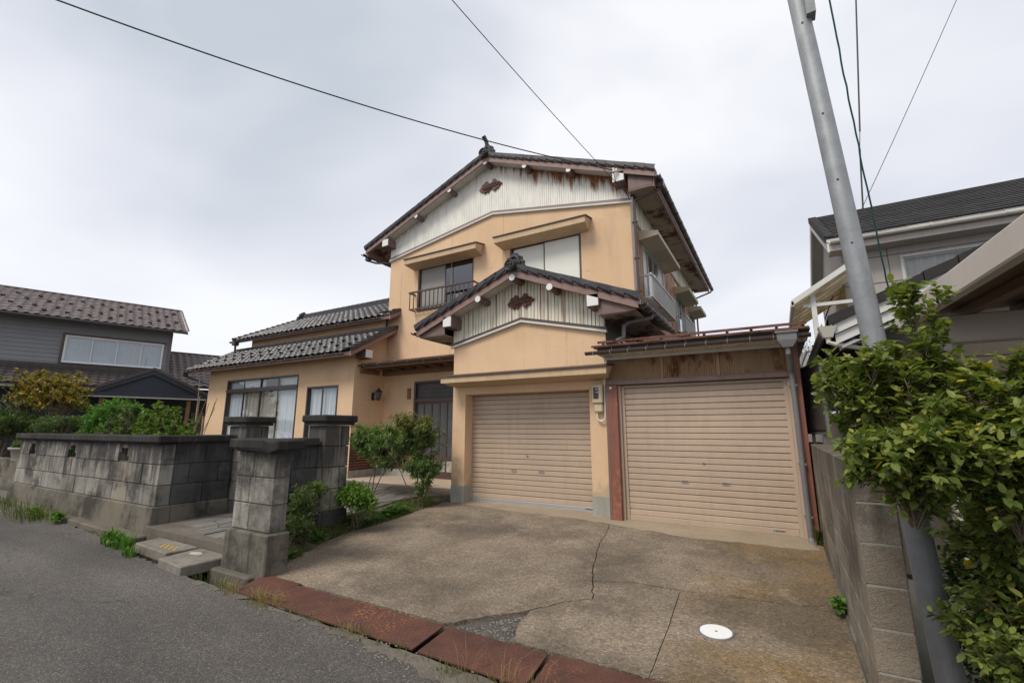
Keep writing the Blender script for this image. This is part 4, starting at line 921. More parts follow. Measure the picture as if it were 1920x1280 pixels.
mb = MB(); mb.tube([(-1.8, 8.2, 3.54), (-1.82, 8.2, 3.48), (-2.2, 8.1, 3.42), (-2.28, 8.0, 3.34), (-2.28, 7.95, 3.12), (-2.36, 7.85, 3.06), (-2.34, 7.75, 3.03), (-2.12, 7.6, 2.9)], .038, 10); mb.build('downpipe', 'grey_pvc', grf)
# cloud-shaped gable vents
def vent(cx, cz, y, s=1.0):
    pr = [(-.40, -.04), (-.31, .05), (-.30, .1), (-.21, .13), (-.17, .19), (-.09, .16), (-.04, .08), (.04, .11), (.09, .20), (.17, .18), (.22, .10), (.31, .08), (.33, .03), (.40, .0), (.30, -.06), (.27, -.13), (.19, -.13), (.14, -.2), (.08, -.14), (.02, -.08), (-.05, -.13), (-.08, -.19), (-.16, -.15), (-.20, -.2), (-.26, -.13), (-.33, -.11)]
    mb = MB(); mb.extr([(cx + a * s, y - .05, cz + b * s) for a, b in pr], (0, .04, 0)); v = mb.build('gable_vent', 'red_iron', house, bevel=.006)
    mb = MB()
    for z_, w_ in ((-.035, .26), (.01, .28), (.055, .2)): mb.hexa([(cx - w_ * s, y - .075, cz + (z_ - .016) * s - .02), (cx + w_ * s, y - .075, cz + (z_ - .016) * s + .02), (cx + w_ * s, y - .05, cz + (z_ - .016) * s + .02), (cx - w_ * s, y - .05, cz + (z_ - .016) * s - .02)], [(cx - w_ * s, y - .065, cz + z_ * s - .012), (cx + w_ * s, y - .065, cz + z_ * s + .028), (cx + w_ * s, y - .05, cz + z_ * s + .028), (cx - w_ * s, y - .05, cz + z_ * s - .012)])
    mb.build('louvres', 'brown_frame', v)
vent(-6.6, 8.42, MY - .03); vent(-4.34, 4.06, GY - .03, .8)
# hood above the shutter
mb = MB(); x0, x1 = -6.06, -2.47
mb.hexa([(x0, 7.46, 2.43), (x1, 7.46, 2.43), (x1 - .1, GY - .002, 2.36), (x0 + .1, GY - .002, 2.36)], [(x0, 7.46, 2.545), (x1, 7.46, 2.545), (x1, GY - .002, 2.62), (x0, GY - .002, 2.62)]); hd = mb.build('garage_hood', 'awning_face', house)
mb = MB(); mb.hexa([(x0 - .03, 7.43, 2.548), (x1 + .02, 7.43, 2.548), (x1 + .02, GY - .002, 2.623), (x0 - .03, GY - .002, 2.623)], [(x0 - .03, 7.43, 2.575), (x1 + .02, 7.43, 2.575), (x1 + .02, GY - .002, 2.66), (x0 - .03, GY - .002, 2.66)]); mb.build('hood_flashing', 'brown_frame', hd)

def shutter(x0, x1, y, z0, z1, parent, n, bottom, lockx, hx, lab):
    mb = MB(); mb.box(x0 - .05, x0, y - .03, y + .06, z0, z1); mb.box(x1, x1 + .05, y - .03, y + .06, z0, z1); mb = MB(); mb.add([(x0 - .05, 0, z0), (x0, 0, z0), (x0, 0, z1), (x1, 0, z1), (x1, 0, z0), (x1 + .05, 0, z0), (x1 + .05, 0, z1 + .04), (x0 - .05, 0, z1 + .04)], []); q8 = [(p[0], y - .03, p[2]) for p in mb.v]; mb = MB().extr(q8, (0, .09, 0)); sh = mb.build('roller_shutter', 'shutter_paint', parent)
    zb = z0 + .095; h = (z1 - zb) / n; pr = [(-.004, 0), (-.007, .04), (-.0075, .4), (-.007, .80), (-.004, .84), (.010, .87), (.012, .93), (.002, .985), (-.004, 1.0)]
    mb = MB(); vs = []
    for d, u in pr: vs += [(0, d, u * h), (x1 - x0, d, u * h)]
    mb.add(vs, [(2 * i, 2 * i + 1, 2 * i + 3, 2 * i + 2) for i in range(len(pr) - 1)]); me = shared('slat', mb, 'shutter_paint')
    for i in range(n): inst('slat', me, sh, (x0, y + random.uniform(-.0015, .0015), zb + i * h), rot=(random.uniform(-.02, .02), random.uniform(-.0006, .0006), 0))
    mb = MB(); mb.box(x0, x1, y - .02, y + .02, z0 + .005, zb - .004); mb.build('bottom_rail', bottom, sh, bevel=.006)
    mb = MB(); mb.tube([(lockx, y - .028, .97), (lockx, y - .01, .97)], .019, 14); lk = mb.build('lock', 'aluminium', sh); mb = MB(); mb.box(lockx - .012, lockx + .012, y - .036, y - .028, .966, .975); mb.build('key_slot', 'label_dark', lk)
    for x in hx:
        mb = MB(); mb.box(x - .055, x + .055, y - .02, y - .012, .65, .655); mb.box(x - .055, x + .055, y - .02, y - .012, .685, .69); mb.box(x - .055, x - .05, y - .02, y - .012, .655, .685); mb.box(x + .05, x + .055, y - .02, y - .012, .655, .685); mb.build('finger_pull', 'aluminium', sh)
    mb = MB(); mb.box(lab - .085, lab - .06, y - .0225, y - .0205, z0 + .04, z0 + .068); lb = mb.build('label', 'label_blue', sh)
    mb = MB(); x = lab - .052
    for w_ in (.012, .012, .01, .014, .012, .01, .012, .012): mb.box(x, x + w_ * .85, y - .0225, y - .0205, z0 + .044, z0 + .064); x += w_ + .003
    mb.build('label_lettering', 'label_dark', lb)
    return sh
shutter(-5.72, -2.96, 8.19, .01, 2.2, house, 21, 'aluminium', -4.39, (-4.7, -4.08), -3.12)
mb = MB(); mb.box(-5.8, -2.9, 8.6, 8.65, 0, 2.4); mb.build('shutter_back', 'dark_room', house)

# entry: door, transom, porch roof, brick dado ---------------------
y = MY + .03; d0, d1 = -9.27, -7.4
mb = MB(); mb.box(d0, d1, y - .05, y + .06, 2.81, 2.87); mb.box(d0, d0 + .07, y - .05, y + .06, .15, 2.81); mb.box(d1 - .07, d1, y - .05, y + .06, .15, 2.81); mb.box(d0 + .07, d1 - .07, y - .04, y + .06, 2.26, 2.35); mb.box(d0, d1, y - .06, y + .06, .15, .19)
door = mb.build('entrance_door', 'brown_frame', house)
mb = MB(); mb.box(d0 + .07, d1 - .07, y + .02, y + .03, 2.35, 2.81); mb.build('transom_pane', 'frosted', door)
lat = MB()
for i in range(24):
    cx_ = d0 + .1 + i * (d1 - d0 - .2) / 23
    for j in range(4):
        cz_ = 2.41 + j * .115; lat.tube([(cx_ + .035 * math.cos(t), y + .01, cz_ + .045 * math.sin(t)) for t in [2 * math.pi * k / 8 for k in range(9)]], .006, 4, False)
lat.build('transom_lattice', 'dark_metal', door)
nd = 2; lw_ = (d1 - d0 - .14) / nd
for i in range(nd):
    a = d0 + .07 + i * lw_; yy = y + (0 if i else .03)
    mb = MB(); mb.box(a, a + .05, yy - .015, yy + .015, .19, 2.26); mb.box(a + lw_ - .05, a + lw_, yy - .015, yy + .015, .19, 2.26); mb.box(a + .05, a + lw_ - .05, yy - .015, yy + .015, .62, .74); mb.box(a + .05, a + lw_ - .05, yy - .015, yy + .015, .19, .33); mb.box(a + .05, a + lw_ - .05, yy - .015, yy + .015, 2.2, 2.26)
    for q in (1 / 3, 2 / 3): mb.box(a + lw_ * q - .022, a + lw_ * q + .022, yy - .02, yy + .015, .33, 2.2)
    lf = mb.build('door_leaf', 'brown_frame', door)
    for q in range(3): mb = MB(); mb.box(a + .05 + q * lw_ / 3 - (.03 if q else 0), a + (q + 1) * lw_ / 3 - .03, yy - .002, yy + .004, .74, 2.2); mb.build('pane', 'frosted', lf)
    mb = MB(); mb.box(a + .05, a + lw_ - .05, yy - .006, yy + .004, .33, .62)
    for q in range(3):
        cx_ = a + lw_ * (q + .5) / 3
        for r0 in (.05, .085, .11): mb.tube([(cx_ + r0 * math.cos(t) * (1.0 if r0 < .1 else 1.1), yy - .008, .475 + r0 * math.sin(t)) for t in [2 * math.pi * k / 10 for k in range(11)]], .006, 4, False)
    mb.build('kick_panel', 'cream_siding', lf)
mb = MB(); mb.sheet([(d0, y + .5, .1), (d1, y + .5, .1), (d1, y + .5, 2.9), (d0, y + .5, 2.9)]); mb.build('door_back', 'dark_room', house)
mb = MB(); x0, x1, y0 = XL + .0, GL, 9.2
mb.hexa([(x0, y0, 3.345), (x1, y0, 3.345), (x1, MY, 3.56), (x0, MY, 3.56)], [(x0, y0, 3.375), (x1, y0, 3.375), (x1, MY, 3.59), (x0, MY, 3.59)]); pr_ = mb.build('porch_roof', 'red_iron', house)
mb = MB(); mb.box(x0 + .01, x1 - .01, y0 + .02, y0 + .07, 3.22, 3.34); mb.box(x0 + .01, x1 - .01, MY - .12, MY - .002, 3.1, 3.24); mb.build('porch_beam', 'wood', pr_)
jm = MB(); jm.hexa([(-.03, 0, 0), (.03, 0, 0), (.03, .9, .02), (-.03, .9, .02)], [(-.03, 0, .11), (.03, 0, .11), (.03, .9, .22), (-.03, .9, .22)]); J = shared('joist', jm, 'wood')
for i in range(9): inst('joist', J, pr_, (x0 + .25 + i * .5, y0 + .08, 3.235))
gutter(((x0 - .04, y0 - .06, 3.33), (x1, y0 - .06, 3.33)), .055, parent=pr_, hangers=8)
mb = MB(); mb.box(x0 - .01, x0 + .09, y0 - .02, y0 + .7, 3.1, 3.22); mb.build('bracket', 'wood', pr_)
mb = MB(); mb.box(XL - .001, XL + .008, 9.0 - .0, MY, .34, 1.39); mb.box(XL, d0 - .002, MY - .008, MY - .001, .34, 1.39); dd = mb.build('brick_dado', 'mortar', house)
bk = unit_block('brick', 'brick', .06)
for r_ in range(14):
    z_ = .38 + r_ * .0735
    yb_ = 9.0 + (.0 if r_ % 2 else -.1)
    for i in range(7):
        a, b = max(9.0, yb_ + i * .205), min(MY - .01, yb_ + i * .205 + .195)
        if b - a > .03: inst('brick', bk, dd, (XL + .008, (a + b) / 2, z_), (.02, b - a, .058))
    xb_ = XL + .02 + (0 if r_ % 2 else -.1)
    for i in range(7):
        a, b = max(XL + .02, xb_ + i * .205), min(d0 - .01, xb_ + i * .205 + .195)
        if b - a > .03: inst('brick', bk, dd, ((a + b) / 2, MY - .008, z_), (b - a, .02, .058))
mb = MB(); mb.box(XL, XL + .02, 8.98, MY, -.1, .34); mb.box(XL + .02, d0 - .002, MY - .02, MY, -.1, .34); mb.build('base_course', 'plinth', house)
mb = MB(); mb.box(-9.52, -9.40, MY - .045, MY - .001, 2.36, 2.68); mb.build('door_plate', 'wood', house, bevel=.008)

# left wing --------------------------------------------------------
WY, WX0, WX1 = 9.0, -18.38, XL
W1 = (-17.1, -13.05, .45, 3.2); W2 = (-12.57, -11.15, 1.0, 2.77)
mb = MB(); wall_xz(mb, WY, WX0, WX1, -.1, 3.72, [W1, W2], .12); mb.sheet([(WX0, MY + 4, -.1), (WX0, WY, -.1), (WX0, WY, 3.7), (WX0, MY + 4, 4.6)]); mb.sheet([(WX1, WY, -.1), (WX1, MY, -.1), (WX1, MY, 4.5), (WX1, WY, 3.72)])
wall_xz(mb, 10.1, -17.8, WX1, 4.1, 5.05); mb.sheet([(-17.8, 15, 4.1), (-17.8, 10.1, 4.1), (-17.8, 10.1, 5.0), (-17.8, 12.7, 6.25), (-17.8, 15, 5.1)]); mb.build('wing_wall', 'stucco', house)
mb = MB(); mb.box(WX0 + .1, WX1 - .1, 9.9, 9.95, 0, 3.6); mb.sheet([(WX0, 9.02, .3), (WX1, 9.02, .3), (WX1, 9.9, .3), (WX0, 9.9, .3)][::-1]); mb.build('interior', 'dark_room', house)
x0, x1, z0, z1 = W1
window(x0, x1, 2.80, z1, WY - .02, [1, 1, 1, 1], ['curtain', 'curtain', 'glass', 'curtain'])
window(x0, x1, z0, 2.80, WY - .02, [1, 1, 1, 1], ['curtain', 'curtain_beige', 'curtain_beige', 'curtain'])
mb = MB(); mb.box(x0, x1, WY - .03, WY - .021, 2.74, 2.86); mb.build('transom_rail', 'bronze_frame', house)
window(*W2, WY - .02, [1, 1], ['curtain', 'curtain'])
SL = .56; E0 = 8.42; EZ = 3.63; th = math.atan(SL); up = Vector((0, math.cos(th), math.sin(th)))
mb = MB(); X0, X1 = -18.95, -10.08
mb.hexa([(X0, E0 + .06, EZ - .13), (X1, E0 + .06, EZ - .13), (X1, MY - .01, EZ - .13 + SL * (MY - .07 - E0)), (X0, MY - .01, EZ - .13 + SL * (MY - .07 - E0))], [(X0, E0 + .06, EZ - .02), (X1, E0 + .06, EZ - .02), (X1, MY - .01, EZ - .02 + SL * (MY - .07 - E0)), (X0, MY - .01, EZ - .02 + SL * (MY - .07 - E0))])
wr = mb.build('wing_roof', 'verge_board', house)
ncol = int((X1 - X0 - .14) / .27); tilefield(wr, (X0 + .04, E0, EZ), (1, 0, 0), up, ncol, 8, exp=.25)
VL = 1.95 / math.cos(th)
for i in range(8): inst('verge_tile', VTM, wr, Vector((X1 + .03, E0, EZ + .01)) + up * (i * .25), mat3=frame((1, 0, 0), up))
for xq, dx in ((X1 - .01, .035), (X0 - .01, -.035)): MB().extr([(xq, E0 + .02, EZ - .16), (xq, MY - .01, EZ - .16 + SL * (MY - .01 - E0)), (xq, MY - .01, EZ + SL * (MY - .01 - E0)), (xq, E0 + .02, EZ)], (dx, 0, 0)).build('verge_board', 'verge_board', wr)
mb = MB(); mb.box(WX1, X1 - .02, 9.0, 9.28, 3.5, 3.76); mb.build('beam_end', 'purlin_side', wr, bevel=.008); mb = MB(); mb.box(X1 - .019, X1 - .012, 9.015, 9.265, 3.515, 3.745); mb.build('beam_cap', 'white_cap', wr)
mb = MB()   # raised flashing tiles against the upper wall
mb.box(X0 + .3, X1 - .02, 9.98, 10.09, EZ + SL * 1.5 + .02, EZ + SL * 1.5 + .16); mb.build('top_course', 'roof_tile', wr)
snow = MB(); snow.add([(-.05, 0, 0), (.05, 0, 0), (.05, .09, 0), (-.05, .09, 0), (-.035, -.005, .07), (.035, -.005, .07)], [(0, 1, 5, 4), (1, 2, 5), (3, 0, 4), (2, 3, 4, 5)]); SN = shared('snow_guard', snow, 'roof_tile')
for r_ in (1, 3):
    for i in range(1, ncol, 2): inst('snow_guard', SN, wr, Vector((X0 + .04 + (i + (r_ == 3)) * .27 + .05, E0, EZ + .06)) + up * (r_ * .25 + .12), mat3=frame((1, 0, 0), up))
gutter(((X0 - .05, E0 - .05, 3.58), (X1 - .1, E0 - .05, 3.56)), .06, parent=wr, hangers=14)
mb = MB(); mb.tube([(X0 + .02, E0 - .04, 3.54), (X0 + .02, E0 - .02, 3.42), (X0 + .15, E0 + .15, 3.34), (WX0 - .06, 9.1, 3.1), (WX0 - .06, 9.15, 0)], .034, 8); mb.box(X0 - .06, X0 + .1, E0 - .12, E0 + .04, 3.42, 3.56); mb.build('downpipe', 'gutter_brown', wr)
# upper wing roof: gable with its ridge along X
SU = .5; U0 = 9.72; UZ = 4.93; tu = math.atan(SU); upu = Vector((0, math.cos(tu), math.sin(tu))); X0u, X1u, YR = -18.5, -9.98, 12.7
mb = MB(); zr = UZ + SU * (YR - U0)
mb.hexa([(X0u, U0 + .05, UZ - .12), (XL, U0 + .05, UZ - .12), (XL, YR, zr - .14), (X0u, YR, zr - .14)], [(X0u, U0 + .05, UZ - .02), (XL, U0 + .05, UZ - .02), (XL, YR, zr - .04), (X0u, YR, zr - .04)])
mb.hexa([(X0u, YR, zr - .14), (XL, YR, zr - .14), (XL, YR + 3, zr - .14 - 3 * SU), (X0u, YR + 3, zr - .14 - 3 * SU)], [(X0u, YR, zr - .04), (XL, YR, zr - .04), (XL, YR + 3, zr - .04 - 3 * SU), (X0u, YR + 3, zr - .04 - 3 * SU)])
mb.hexa([(XL, U0 + .05, UZ - .12), (X1u, U0 + .05, UZ - .12), (X1u, MY - .01, UZ - .12 + SU * (MY - U0)), (XL, MY - .01, UZ - .12 + SU * (MY - U0))], [(XL, U0 + .05, UZ - .02), (X1u, U0 + .05, UZ - .02), (X1u, MY - .01, UZ - .02 + SU * (MY - U0)), (XL, MY - .01, UZ - .02 + SU * (MY - U0))])
ur = mb.build('upper_wing_roof', 'verge_board', house); nc = int((X1u - X0u - .1) / .27)
cl = lambda p: not (p.x > XL - .27 and p.y > MY - .3)
tilefield(ur, (X0u + .02, U0, UZ), (1, 0, 0), upu, nc, 1, clip=cl); tilefield(ur, (X0u + .02, U0, UZ), (1, 0, 0), upu, nc, 13, rows=(1, 13), individually=False, clip=cl)
for i in range(13): inst('verge_tile', VT, ur, Vector((X0u - .02, U0, UZ + .01)) + upu * (i * .25), mat3=frame((1, 0, 0), upu))
for i in range(2): inst('verge_tile', VTM, ur, Vector((X1u + .02, U0, UZ + .01)) + upu * (i * .24), mat3=frame((1, 0, 0), upu))
mb = MB(); mb.extr([(X1u, U0 + .02, UZ - .16), (X1u, MY - .01, UZ - .16 + SU * (MY - U0)), (X1u, MY - .01, UZ + SU * (MY - U0)), (X1u, U0 + .02, UZ)], (.03, 0, 0)); mb.build('verge_board', 'verge_board', ur)
mb = MB()
for i in range(3): mb.box(X0u - .02, XL, YR - .15 + .02 * i, YR + .15 - .02 * i, zr - .02 + i * .05, zr + .025 + i * .05)
x = X0u
while x < XL: mb.tube([(x, YR, zr + .16), (x + .28, YR, zr + .15)], .085, 8); x += .3
mb.build('ridge', 'roof_tile', ur)
mb = MB(); mb.extr([(X0u - .06, YR + a * .9, zr + .05 + b * .9) for a, b in ((-.3, -.12), (-.32, 0), (-.22, .08), (-.2, .2), (-.1, .26), (0, .34), (.1, .26), (.2, .2), (.22, .08), (.32, 0), (.3, -.12))], (.14, 0, 0)); mb.tube([(X0u - .2, YR, zr + .12), (X0u + .1, YR, zr + .12)], .1, 12); mb.build('ridge_ornament', 'roof_tile', ur, bevel=.01)
gutter(((X0u - .04, U0 - .05, 4.87), (X1u - .25, U0 - .05, 4.85)), .058, parent=ur, hangers=14)
mb = MB(); mb.tube([(X0u + .3, U0 - .04, 4.82), (X0u + .3, U0 - .02, EZ + SL * (U0 - E0) + .02)], .04, 8); mb.box(X0u + .21, X0u + .39, U0 - .13, U0 + .05, 4.7, 4.86); mb.build('downpipe', 'gutter_brown', ur)
# ---------------------------------------------------------------- lean-to garage on the right
lt = thing('lean_to_garage', 'flat-roofed lean-to garage with beige roller shutter, rusty corrugated header and dark gutter', 'garage', (-1.15, 7.9, 0))
shutter(-2.30, .11, 7.92, .0, 2.2, lt, 22, 'shutter_paint', -1.09, (-1.39, -.79), -.13)
mb = MB(); mb.box(-2.598, -2.39, 7.76, 7.9, -.05, 2.245); lp = mb.build('post', 'red_post', lt, bevel=.008); mb = MB(); mb.box(-2.585, -2.55, 7.755, 7.76, -.04, 2.2); mb.build('post_cover_seam', 'purlin_side', lp)
mb = MB(); mb.tube([(-2.5, 7.765, 2.2), (-2.5, 7.75, 2.2)], .022, 10); mb.build('post_cap', 'white_cap', lp)
for q in ((-2.39, -2.352, 7.84, 7.98, 0, 2.245), (.162, .20, 7.84, 7.98, 0, 2.245)): MB().box(*q).build('shutter_guide', 'shutter_paint', lt)
for q in ((.2, .25, 7.8, 7.92, -.02, 2.26), (.27, .34, 7.74, 7.86, -.02, 2.7)): MB().box(*q).build('post', 'red_post', lt, bevel=.006)
mb = MB(); mb.box(-2.58, .26, 7.77, 7.93, 2.25, 2.33); mb.build('header_beam', 'purlin_side', lt, bevel=.006)
corrugated(-2.58, .27, lambda x: 2.33, lambda x: 2.76, 7.86, .034, .014, .45).build('header_sheet', 'rust_sheet', lt)
for x in (-1.62, -.75, .2): MB().box(x - .02, x + .02, 7.84, 7.87, 2.33, 2.74).build('header_batten', 'rust_sheet', lt)
mb = MB(); mb.box(-2.6, .34, 7.8, 7.835, 2.70, 2.755); mb.build('fascia_strip', 'pale_trim', lt)
sf = MB(); x = -2.62
while x < .42: sf.box(x, x + .05, 7.47, 7.8, 2.752, 2.76); x += .066
sf.box(-2.64, .46, 7.46, 7.84, 2.762, 2.77); sf.build('eave_soffit', 'white_cladding_garage', lt)
mb = MB(); mb.hexa([(-2.66, 7.40, 2.86), (.5, 7.40, 2.86), (.5, 12.5, 2.96), (-2.58, 12.5, 2.96)], [(-2.66, 7.40, 2.89), (.5, 7.40, 2.89), (.5, 12.5, 2.99), (-2.58, 12.5, 2.99)]); mb.box(-2.62, .48, 7.47, 7.52, 2.775, 2.858); rfl = mb.build('roof_deck', 'dark_sheet', lt)
mb = MB(); mb.box(-2.69, .49, 7.37, 7.4, 2.875, 2.905); mb.box(-2.6, .47, 7.44, 7.475, 2.95, 2.985)
for i in range(10):
    x = -2.5 + i * .325; mb.box(x - .02, x + .02, 7.44, 7.475, 2.89, 2.95); mb.hexa([(x - .015, 7.44, 2.89), (x + .015, 7.44, 2.89), (x + .015, 7.7, 2.9), (x - .015, 7.7, 2.9)], [(x - .015, 7.44, 2.94), (x + .015, 7.44, 2.94), (x + .015, 7.7, 2.91), (x - .015, 7.7, 2.91)])
mb.build('snow_rail', 'red_iron', lt)
gutter(((-2.8, 7.38, 2.80), (.5, 7.38, 2.80)), .055, parent=lt, hangers=11)
mb = MB(); x, y = .21, 7.37
mb.hexa([(x - .06, y - .06, 2.62), (x + .06, y - .06, 2.62), (x + .06, y + .06, 2.62), (x - .06, y + .06, 2.62)], [(x - .12, y - .08, 2.72), (x + .12, y - .08, 2.72), (x + .12, y + .08, 2.72), (x - .12, y + .08, 2.72)])
mb.box(x - .12, x + .12, y - .08, y + .08, 2.721, 2.82); mb.box(x - .14, x + .14, y - .1, y + .1, 2.821, 2.85); mb.build('rain_hopper', 'grey_pvc', lt)
mb = MB(); mb.tube([(x, y, 2.64), (x, y, 2.54), (x + .02, 7.5, 2.42), (x + .02, 7.66, 2.3), (x + .02, 7.68, 2.2), (x + .02, 7.68, .05), (x + .03, 7.62, -.02), (x + .07, 7.42, -.045)], .036, 12)
for z in (2.1, 1.0, .3): mb.box(x - .03, x + .07, 7.66, 7.8, z, z + .025)
mb.build('downpipe', 'grey_pvc', lt)
mb = MB(); mb.sheet([(.33, 7.9, -.1), (.33, 12.5, -.1), (.33, 12.5, 2.9), (.33, 7.9, 2.9)]); mb.sheet([(-2.5, 8.2, 0), (.3, 8.2, 0), (.3, 8.2, 2.8), (-2.5, 8.2, 2.8)]); mb.build('side_sheet', 'dark_sheet', lt)

# electric meter with conduit
em = thing('electric_meter', 'cream electric meter box with dark window and looping white conduit between the shutters', 'electric meter', (-2.73, 7.9, 1.75))
mb = MB(); mb.box(-2.86, -2.66, 7.77, 7.895, 1.94, 2.28); mb.build('case', 'meter_cream', em, bevel=.02)
mb = MB(); mb.box(-2.84, -2.67, 7.80, 7.895, 1.78, 1.945); mb.build('terminal_cover', 'meter_cream', em, bevel=.025)
mb = MB(); mb.box(-2.825, -2.73, 7.764, 7.768, 2.02, 2.225); mw_ = mb.build('meter_window', 'label_dark', em)
mb = MB(); mb.box(-2.79, -2.73, 7.7605, 7.763, 2.175, 2.21); mb.build('dial_plate', 'screen_grey', mw_)
mb = MB(); mb.box(-2.805, -2.797, 7.7605, 7.763, 2.13, 2.14); mb.box(-2.77, -2.757, 7.7605, 7.763, 2.128, 2.145); mb.box(-2.752, -2.737, 7.7605, 7.763, 2.128, 2.145); mb.build('dial_digits', 'white_plastic', mw_)
mb = MB(); pts = [(-2.79, 7.85, 1.80)] + [(-2.715 - .075 * math.cos(t), 7.84, 1.70 - .07 * math.sin(t)) for t in [math.pi * k / 10 for k in range(11)]] + [(-2.638, 7.84, 1.9), (-2.636, 7.84, 2.1), (-2.635, 7.84, 2.5), (-2.62, 7.82, 2.95)]
mb.tube(pts, .013, 8); cd = mb.build('conduit', 'white_plastic', em)
mb = MB()
for k in range(12):
    t = math.pi * k / 11; p = Vector((-2.715 - .075 * math.cos(t), 7.84, 1.70 - .07 * math.sin(t))); d = Vector((math.sin(t), 0, -math.cos(t))) * .005; mb.tube([p - d, p + d], .018, 8)
mb.build('conduit_rings', 'white_plastic', cd)

# wall lantern
ln = thing('wall_lantern', 'dark metal wall lantern on the stucco beside the entrance', 'lantern', (-10.48, 9.8, 2.3))
mb = MB(); mb.box(-10.49, -10.46, 9.68, 9.76, 2.33, 2.56); mb.tube([(-10.47, 9.72, 2.4), (-10.40, 9.74, 2.36), (-10.33, 9.80, 2.36)], .014, 6); mb.build('bracket', 'dark_metal', ln)
cx_, cy_ = -10.32, 9.80; mb = MB()
def ringpts(r, z, n=6): return [(cx_ + r * math.cos(2 * math.pi * k / n + .3), cy_ + r * math.sin(2 * math.pi * k / n + .3), z) for k in range(n)]
rings = [(.03, 2.33), (.06, 2.36)]
mb.add(ringpts(.03, 2.33) + ringpts(.065, 2.37), [(k, (k + 1) % 6, 6 + (k + 1) % 6, 6 + k) for k in range(6)] + [(5, 4, 3, 2, 1, 0)])
mb.add(ringpts(.125, 2.58) + ringpts(.10, 2.61) + ringpts(.04, 2.66) + ringpts(.012, 2.70), [(6 * j + k, 6 * j + (k + 1) % 6, 6 * j + 6 + (k + 1) % 6, 6 * j + 6 + k) for j in range(3) for k in range(6)] + [(5, 4, 3, 2, 1, 0)])
a, b = ringpts(.065, 2.37), ringpts(.105, 2.58)
for k in range(6): mb.tube([a[k], b[k]], .007, 4)
mb.tube([(cx_, cy_, 2.69), (cx_, cy_, 2.73)], .012, 6); mb.build('cage', 'dark_metal', ln)
mb = MB(); mb.add(ringpts(.06, 2.375) + ringpts(.098, 2.578), [(k, (k + 1) % 6, 6 + (k + 1) % 6, 6 + k) for k in range(6)]); mb.build('glass', 'frosted', ln)
# green hose end by the garage pier
hs = MB(); hs.tube([(-6.15, 8.35, .62), (-6.17, 8.3, .4), (-6.22, 8.22, .2), (-6.25, 8.15, .1), (-6.22, 8.1, .07), (-6.12, 8.1, .08), (-6.10, 8.18, .1)], .014, 8); tag(hs.build('garden_hose', 'green_hose', smooth=True), 'short bright green hose hanging at the left corner of the garage', 'hose')

# ---------------------------------------------------------------- grey neighbour house, far left (built in its own axes)
A_ = R(17.1)
gh = thing('neighbour_house', 'grey two-storey house with brown-grey tile roof behind the shrubs at far left', 'house', (-26.2, 6.9, 0), rz=R(90) - A_, local=True)
# local x = along the wall to the right, local y = away from us
def gtile(): return stile(.30, .36, .05, .03, 6)
GT = shared('tile', gtile(), 'grey_roof'); GT2 = shared('tile', gtile(), 'brown_roof')
def field(parent, me, org, xa, ya, nc, nr, pitch=.3, exp=.3, matname='grey_roof', clip=None):
    M3 = frame(xa, ya); xa = Vector(xa).normalized(); ya = Vector(ya).normalized(); mb = MB(); vv = [v.co.copy() for v in me.vertices]; ff = [tuple(p.vertices) for p in me.polygons]
    for r in range(nr):
        for c in range(nc):
            p = Vector(org) + xa * c * pitch + ya * r * exp
            if clip and not clip(p): continue
            mb.add([p + M3 @ v for v in vv], ff)
    o = mb.build('tile_field', matname, parent); o['kind'] = 'stuff'; return o
z = 4.1
while z < 6.1:
    mb = MB(); mb.hexa([(-3.5, -.03, z), (3.6, -.03, z), (3.6, 0, z), (-3.5, 0, z)], [(-3.5, -.008, z + .17), (3.6, -.008, z + .17), (3.6, 0, z + .17), (-3.5, 0, z + .17)]); mb.build('siding_board', 'grey_siding', gh); z += .175
mb = MB(); mb.box(-3.5, 3.6, 0, 6, 0, 6.1); mb.add([(3.6, 0, 6.1), (3.6, 6, 6.1), (3.6, 3, 7.5)], [(0, 1, 2)]); mb.build('wall', 'grey_siding', gh)
mb = MB(); mb.box(-3.6, 3.8, -.01, 6, .0, 3.4); mb.build('lower_wall', 'navy', gh)
mb = MB(); mb.box(3.55, 3.66, -.06, .06, 4, 6.05); mb.build('corner_trim', 'grey_roof', gh)
mb = MB()
for yy, s_ in ((-.75, 1), (6.75, -1)): mb.hexa([(-3.9, yy, 5.95), (4.1, yy, 5.95), (4.1, 3, 7.68), (-3.9, 3, 7.68)][::s_], [(-3.9, yy, 6.05), (4.1, yy, 6.05), (4.1, 3, 7.78), (-3.9, 3, 7.78)][::s_])
gr_ = mb.build('roof', 'grey_siding', gh); sl = (7.78 - 6.05) / 3.75; up_ = Vector((0, 1, sl)).normalized()
M3_ = frame((1, 0, 0), up_)
for r_ in range(11):
    for c_ in range(27): inst('tile', GT, gr_, Vector((-3.9 + c_ * .3 + random.uniform(-.006, .006), -.77, 6.06 + random.uniform(0, .008))) + up_ * r_ * .3, mat3=M3_)
field(gr_, GT, Vector((-3.9, -.77, 6.06)) + up_ * 3.3, (1, 0, 0), up_, 27, 3)
mb = MB(); mb.box(-3.95, 4.12, 2.9, 3.1, 7.78, 7.86); mb.build('ridge', 'brown_roof', gr_)
for xq in (4.08, -3.95): MB().extr([(xq, -.8, 5.93), (xq, 3, 7.66), (xq, 3, 7.86), (xq, -.8, 6.13)], (.06, 0, 0)).build('verge_cover', 'cream_siding', gr_)
sgm = MB(); sgm.box(-.07, .07, -.05, .05, 0, .1); SG_ = shared('snow_guard', sgm, 'brown_roof')
